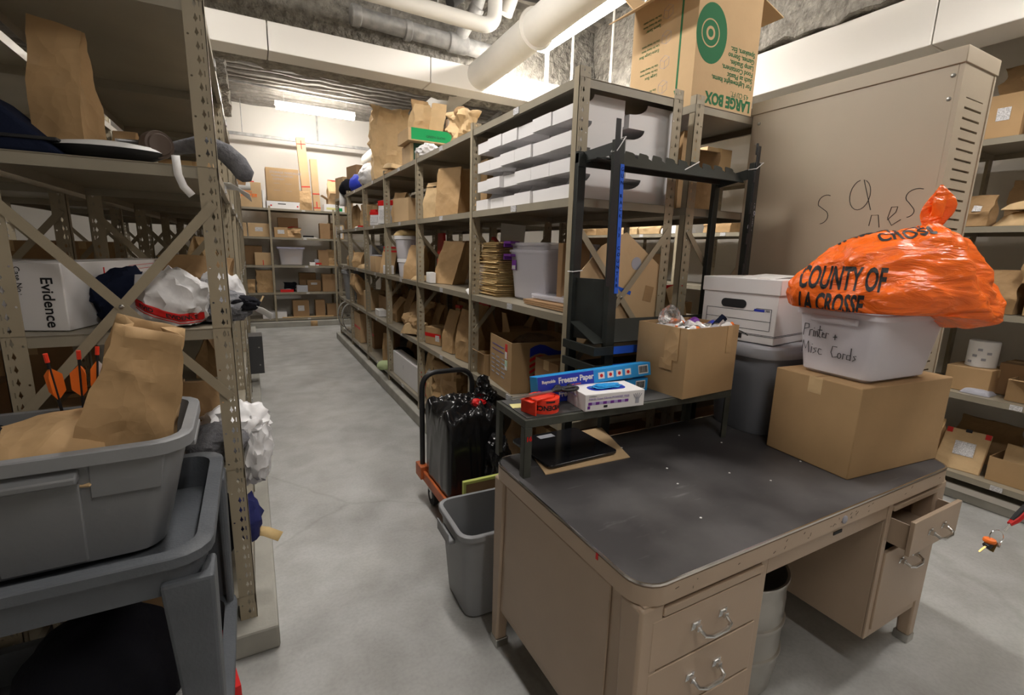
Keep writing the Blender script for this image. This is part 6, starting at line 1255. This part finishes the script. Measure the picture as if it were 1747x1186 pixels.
for x in (-.21, .22): G().lathe([(.014, 0), (.014, .001)], 14).build('red_dot', 'red', t).matrix_local = Matrix.Translation((x, -.191, .05)) @ Matrix.Rotation(PI / 2, 4, 'X')
G().box(-.10, -.1912, .075, .03, -.190, .09).build('printed_mark', 'black', t, smooth=0)
t = B('cardboard box with red FASTER lettering at the left of the far rack top', .03, z, .44, .34, .42, mat='card2'); text('FASTER', .075, 'orangev', t, (-.10, -.1712, .17), (1, 0, 0), (0, 0, 1), bold=.002, shear=.3); text('MOVING', .045, 'orangev', t, (-.10, -.1712, .24), (1, 0, 0), (0, 0, 1)); G().box(-.12, -.05, .421, .12, .1, .45).build('evidence_tape', 'red', t, smooth=0)
for k, (x, w, h, dy, rot) in enumerate(((1.02, .15, 1.28, .06, -.055), (1.17, .12, .92, .0, -.03))):
    t = thing('long_carton', ['tallest narrow pale carton banded in red leaning on the white wall', 'shorter narrow pale carton banded in red beside the tallest'][k], 'box', (x, 9.98 + dy, z + .004), 0); t.rotation_euler = (0, rot, 0)
    G().box(-w / 2, -.04, 0, w / 2, .04, h).build('carton_body', 'card2', t, bevel=.003)
    for zz in ([.13, .42, 1.16] if k == 0 else [.05, .30, ]): G().box(-w / 2 - .001, -.042, zz, w / 2 + .001, -.039, zz + .018).build('evidence_tape', 'red', t, smooth=0)
    G().box(-.008, -.042, h - (.20 if k == 0 else .85), .008, -.039, h - (.05 if k == 0 else .75)).build('evidence_tape', 'red', t, smooth=0)
B('small kraft bag in front of the tallest narrow carton', .955, z, .20, .12, .34, 'b', mat='kraft', seed=131)
bag('kraft bag edged with red tape on the far rack top', (1.62, 10.12, z + .24), .44, .2, .36, mat='kraft2', seed=132, redtape=True)
carton('open pale carton spilling flaps on the far rack top', (1.58, 10.0, z), .44, .3, .24, opened=True, flaps=(('F', 50, .14), ('L', 60, .12), ('R', 30, .12)), mat='card2')
t = B('small white carton with green and yellow print at the right of the far rack top', 1.45, z, .36, .2, .13, mat='white', tape=False, dy=-.03); G().box(.04, -.101, .01, .14, -.10, .07).build('green_print', 'green', t, smooth=0); G().box(-.14, -.101, .03, .02, -.10, .07).build('yellow_print', 'note', t, smooth=0)
B('upright envelope at the left of the boxes on the far rack top', .28, z, .04, .2, .30, mat='paperw', tape=False)
z = 1.62
B('cardboard box with a label on the upper far shelf, left of its post', .17, z, .34, .28, .23, mat='card2', lab=(.12, .07)); B('narrow pale box at the left end of the upper far shelf', -.08, z, .12, .2, .23, mat='card2'); B('small cardboard box with a white label right of the post on the upper far shelf', .52, z, .22, .24, .175, mat='card', lab=(.11, .07))
lump('evidence_tape_wad', 'tangle of red tape on a bag on the upper far shelf', 'tape', (.74, 9.95, z + .15), (.10, .06, .03), 'red', seed=33, sub=3); B('crumpled dark bag under the red tape tangle', .74, z, .22, .16, .18, 'b', mat='kraft3', seed=134, amp=.03)
B('brown box deep on the upper far shelf behind the red tape', .66, z, .34, .2, .36, mat='card3', dy=.22); B('tall brown box on the upper far shelf at right', 1.27, z, .18, .2, .28, mat='card3'); B('brown upright bag at the right of the upper far shelf', 1.40, z, .12, .14, .30, 'b', mat='kraft3', seed=135, dy=.1); B('white labelled upright box at the right end of the upper far shelf', 1.52, z, .17, .2, .26, mat='card2', lab=(.12, .22), lz=.5)
B('very low white papers on the upper far shelf edge', 1.0, z, .26, .1, .012, mat='paperw', tape=False); B('dark low item on the upper far shelf', 1.0, z, .18, .1, .05, mat='blackp', tape=False, dy=.2)
z = 1.12
t = B('plain cardboard box with one red band on the second far shelf', .20, z, .26, .24, .22, mat='card2'); G().box(-.006, -.121, 0, .006, -.12, .09).build('evidence_tape', 'red', t, smooth=0)
t = thing('clear_tub', 'lidded clear plastic tub full of brown bags on the far rack', 'tub', (.67, 9.98, z + .002)); tray_shell(.36, .28, .42, .32, .30, rr=.03).build('tub_body', 'frost', t, smooth=40); slab(G(), -.235, -.18, .235, .18, .02, .30, .33).build('tub_lid', mk('pale_lilac_plastic', (.6, .6, .8), .4), t, bevel=.004)
carton('brown contents standing inside the lidded clear tub', (.70, 9.98, z + .02), .26, .2, .24, mat='card2', lab=(.15, .12), lz=.35, lx=.02)
B('dark brown carton at the left of the second far shelf', .05, z, .3, .2, .34, mat='card3', dy=.2); B('brown box at right on the second far shelf', 1.22, z, .18, .2, .29, mat='card3'); B('upright tan bag at right on the second far shelf', 1.38, z, .16, .16, .30, 'b', mat='kraft', seed=136, dy=.03); B('small white box in the little pile on the second far shelf', 1.02, z, .10, .1, .06, mat='white', tape=False); B('small red marked box in the little pile on the second far shelf', 1.13, z, .10, .1, .05, mat='white', redtape=True, tape=False); B('little box on top of the pile on the second far shelf', 1.11, z + .055, .10, .09, .06, mat='greyprint', tape=False); B('flat red edged papers at the right of the second far shelf', 1.42, z, .3, .1, .02, mat='kraft2', tape=False)
z = .63
B('tall kraft bag left of the post on the third far shelf', .20, z, .26, .18, .40, 'b', mat='kraft', seed=137, mode='open'); B('white and brown packet at the left end of the third far shelf', -.02, z, .12, .1, .24, 'b', mat='kraft', seed=138); B('open small tub on the third far shelf', .82, z, .19, .14, .12, mat='canlid', tape=False); P('crumpled white and red papers right of the post on the third far shelf', 9.88, .56, z, .12, .22, .05, mat='paperw', seed=41, redtape=True)
B('cardboard box with a small label on the third far shelf', 1.04, z, .24, .22, .21, mat='card3', lab=(.11, .04), lz=.7, dy=.1); B('tall cardboard box right of the labelled box on the third far shelf', 1.30, z, .24, .22, .33, mat='card3'); B('dark brown box deep in the third far shelf', .95, z, .3, .15, .34, mat='card3', dy=.3); B('dark clothing pile on the third far shelf', .62, z, .16, .14, .16, 'b', mat='blackcloth', seed=139, dy=.15, amp=.04)
z = .15
B('white tray box at the left of the lowest far shelf', .33, z, .40, .2, .12, mat='white', tape=False); B('wide brown box with a label on the lowest far shelf', .78, z, .28, .22, .32, mat='card3', lab=(.11, .10)); B('tall narrow brown box on the lowest far shelf', 1.12, z, .17, .2, .32, mat='card3'); B('dark box with a red patch at the right of the lowest far shelf', 1.36, z, .24, .2, .24, mat='card3')
t = thing('wooden_strip', 'long pale wooden strip along the front of the lowest far shelf', 'strip', (.95, 9.80, z + .003)); G().box(-.50, -.02, 0, .40, .02, .02).build('strip', 'kraft2', t, smooth=0)
tagstrip('brown paper tag on the floor kerb below the far rack', [(.98, 9.655, .105), (.98, 9.655, .04), (.98, 9.66, .0)], .12, mat='kraft')
tagstrip('tan stick leaning out at the left end of the far rack', [(.02, 9.7, .30), (.16, 9.72, .58)], .03, mat='kraft2')

# ------------------------------------------------------------------ right wall rack contents (front faces -x)
def Rr(nm, y, z, w, d, h, kind='c', x=None, **k):
    xx = (x if x is not None else 3.90 + d / 2); rz_ = HP + k.pop('r', 0)
    if kind == 'c': return carton(nm, (xx, y, z + .002), w, d, h, rz=rz_, **k)
    return bag(nm, (xx, y, z + .002), w, d, h, rz=rz_, **k)
Rr('open carton with a white label on the top right shelf', 1.30, 2.22, .17, .30, .24, mat='card', lab=(.06, .07), opened=True)
Rr('tall plain carton on the top right shelf at the frame edge', 1.08, 2.22, .18, .34, .40, mat='card2'); Rr('bulging kraft bag towering behind the cartons on the top right shelf', 1.30, 2.22, .30, .22, .50, 'b', x=4.32, mat='kraft', seed=151, amp=.03, belly=.2); Rr('kraft bag at the frame edge on the top right shelf', .90, 2.22, .2, .2, .36, 'b', mat='kraft3', seed=152)
for k, (y, zz, w, th, m) in enumerate(((1.06, 1.722, .36, .085, 'kraft2'), (1.08, 1.815, .30, .05, 'kraft2'), (.72, 1.722, .26, .09, 'kraft'))):
    pillow('padded_envelope', ['large padded mailer with labels on the upper right shelf', 'padded mailer lying on top of the large mailer on the upper right shelf', 'padded mailer nearer the frame edge on the upper right shelf'][k], 'envelope', (4.03, y, zz + .002), w, .26, th, rz=HP + (.1 if k else -.08), mat=m, seed=50 + k, amp=.006, lab=(.16, .06), tilt=(.04, 0))
tag(G().obox((0, 0, 0), (.001, .16, .035)).build('paper_label', 'label', None, smooth=0, loc=(3.893, 1.02, 1.75)), 'white shipping label strip at the front of the large padded mailer', 'label')
Rr('dark bag with a small label beside the cabinet on the upper right shelf', 1.33, 1.722, .12, .12, .18, 'b', mat='kraft3', seed=153, lab=(.04, .05)); Rr('dark bag deep on the upper right shelf', 1.15, 1.722, .3, .15, .3, 'b', x=4.3, mat='kraft3', seed=154)
Rr('brown carton with a pale green label on the middle right shelf', .88, 1.212, .30, .30, .18, mat='card', lab=(.12, .05), lz=.75, lx=-.03); t = Rr('kraft bag with a long white label on the carton of the middle right shelf', .92, 1.396, .28, .18, .22, 'b', mat='kraft3', seed=155, lab=(.14, .05)); Rr('dark kraft bag behind the orange bag on the middle right shelf', 1.17, 1.212, .2, .16, .25, 'b', mat='kraft3', seed=171)
t = thing('paper_roll', 'white spotted round canister on the lower right shelf', 'canister', (4.08, 1.21, .86)); G().lathe([(.075, 0), (.075, .16), (.068, .165), (.03, .165)], 32).build('canister_body', 'paperw', t, smooth=40)
g = G()
for k in range(5): g.obox((-.0755 * math.cos(.3 * k - .5), -.0755 * math.sin(.3 * k - .5) , .03 + (k * 37 % 5) * .02), (.003, .022, .015), Matrix.Rotation(.3 * k - .5, 3, 'Z'))
g.build('dark_spots', 'greyprint', t, smooth=0)
Rr('brown carton under the white canister', 1.22, .70, .22, .26, .155, mat='card', x=4.08); Rr('second brown carton left of the white canister', 1.06, .70, .12, .24, .2, mat='card3', x=4.2)
carton('wide open brown carton with its flap raised on the lower right shelf', (4.07, .88, .702), .30, .26, .13, rz=HP, opened=True, flaps=(('F', 82, .10),), mat='card')
Rr('kraft bag inside the wide open carton on the lower right shelf', .84, .72, .2, .16, .19, 'b', mat='kraft3', seed=156, x=4.08)
pillow('evidence_bag', 'clear packet with dark contents at the front of the lower right shelf', 'evidence bag', (3.97, 1.16, .702), .14, .12, .03, rz=HP, mat='greyprint', seed=57)
t = thing('kraft_envelope', 'tan clasp envelope with red corners and a white form on the bottom right shelf', 'envelope', (3.93, 1.16, .19), HP + .15); t.rotation_euler = (-.38, 0, HP + .15)
G().hexa([(-.13, 0, 0), (.10, 0, 0), (.10, .04, 0), (-.13, .04, 0)], [(-.11, .005, .27), (.11, .005, .27), (.11, .02, .27), (-.11, .02, .27)]).build('envelope_body', 'kraft2', t, bevel=.006)
for x in (-.105, .08): G().box(x, .0, .235, x + .028, .004, .268).build('red_corner', 'red', t, smooth=0)
G().box(-.05, -.001, .10, .05, .003, .19).build('paper_form', 'label', t, smooth=0); G().box(-.015, -.003, .255, .015, .01, .275).build('binder_clip', 'black', t, smooth=0)
lump('black_glove', 'small black item on the shelf left of the clasp envelope', 'glove', (3.90, 1.30, .192), (.035, .06, .02), 'blackcloth', seed=58, sub=3)
carton('open brown carton at the front of the bottom right shelf', (4.06, .86, .192), .34, .26, .15, rz=HP, opened=True, mat='card'); Rr('kraft bag with a white label sitting in the bottom right carton', .86, .21, .24, .10, .20, 'b', mat='kraft2', seed=157, x=4.06, lab=(.08, .05)); Rr('dark bag deep on the bottom right shelf', 1.15, .19, .3, .15, .28, 'b', x=4.3, mat='kraft3', seed=158)
Rr('tan bag edge seen between the cabinet and clasp envelope', 1.34, .19, .1, .12, .3, 'b', mat='kraft', seed=159)
for k, (y, w, h, m) in enumerate(((4.42, .3, .16, 'kraft2'), (4.08, .3, .17, 'kraft2'), (3.79, .22, .12, 'whitefilm'), (5.2, .35, .2, 'kraft'), (3.2, .3, .18, 'kraft'))):
    Rr(['pale kraft bag seen far through the gap under the second rack shelf, left', 'pale kraft bag seen far through the gap, middle', 'white and red packets seen far through the gap beside the cabinet', 'kraft bag seen far through the gap behind the rack post', 'kraft bag on the right rack behind the cabinet'][k], y, 1.722, w, .25, h, 'b', mat=m, seed=160 + k, amp=.02, redtape=(k == 2))
for k, (y, z_) in enumerate(((4.4, 1.212), (3.6, 2.222), (4.9, 2.222), (3.9, .70))):
    Rr('carton on the far part of the right wall rack, %s' % ['middle shelf', 'top shelf nearer', 'top shelf farther', 'lower shelf'][k], y, z_, .4, .35, .3, mat='card2' if z_ > 2 else 'card3')

# added backing: dark bags and boxes hide the bright wall seen through the first rack
rr = random.Random(9); n = 0
bayn = ['nearest', 'second', 'third', 'fourth', 'fifth', 'farthest']; shn = {.2: 'bottom', .71: 'lower', 1.13: 'middle', 1.73: 'upper'}
for bi in range(6):
    for z in (.2, .71, 1.13, 1.73):
        y0 = YM[bi]
        for q in (0, 1):
            if bi == 0 and ((q == 0 and z in (1.13, 1.73, .71)) or z == 1.13): continue
            y = y0 + .30 + q * .45; side = ['nearer', 'farther'][q]; hh = rr.uniform(.30, .42)
            if rr.random() < .6: bag('added backing kraft bag on the second rack, %s bay, %s shelf, %s half' % (bayn[bi], shn[z], side), (2.08, y, z + .002), rr.uniform(.32, .40), .16, hh, rz=HP, mat=rr.choice(['kraft3', 'kraft']), seed=200 + n, amp=.012)
            else: carton('added backing carton on the second rack, %s bay, %s shelf, %s half' % (bayn[bi], shn[z], side), (2.12, y, z + .002), rr.uniform(.34, .42), .30, hh, rz=HP, mat='card3')
            n += 1
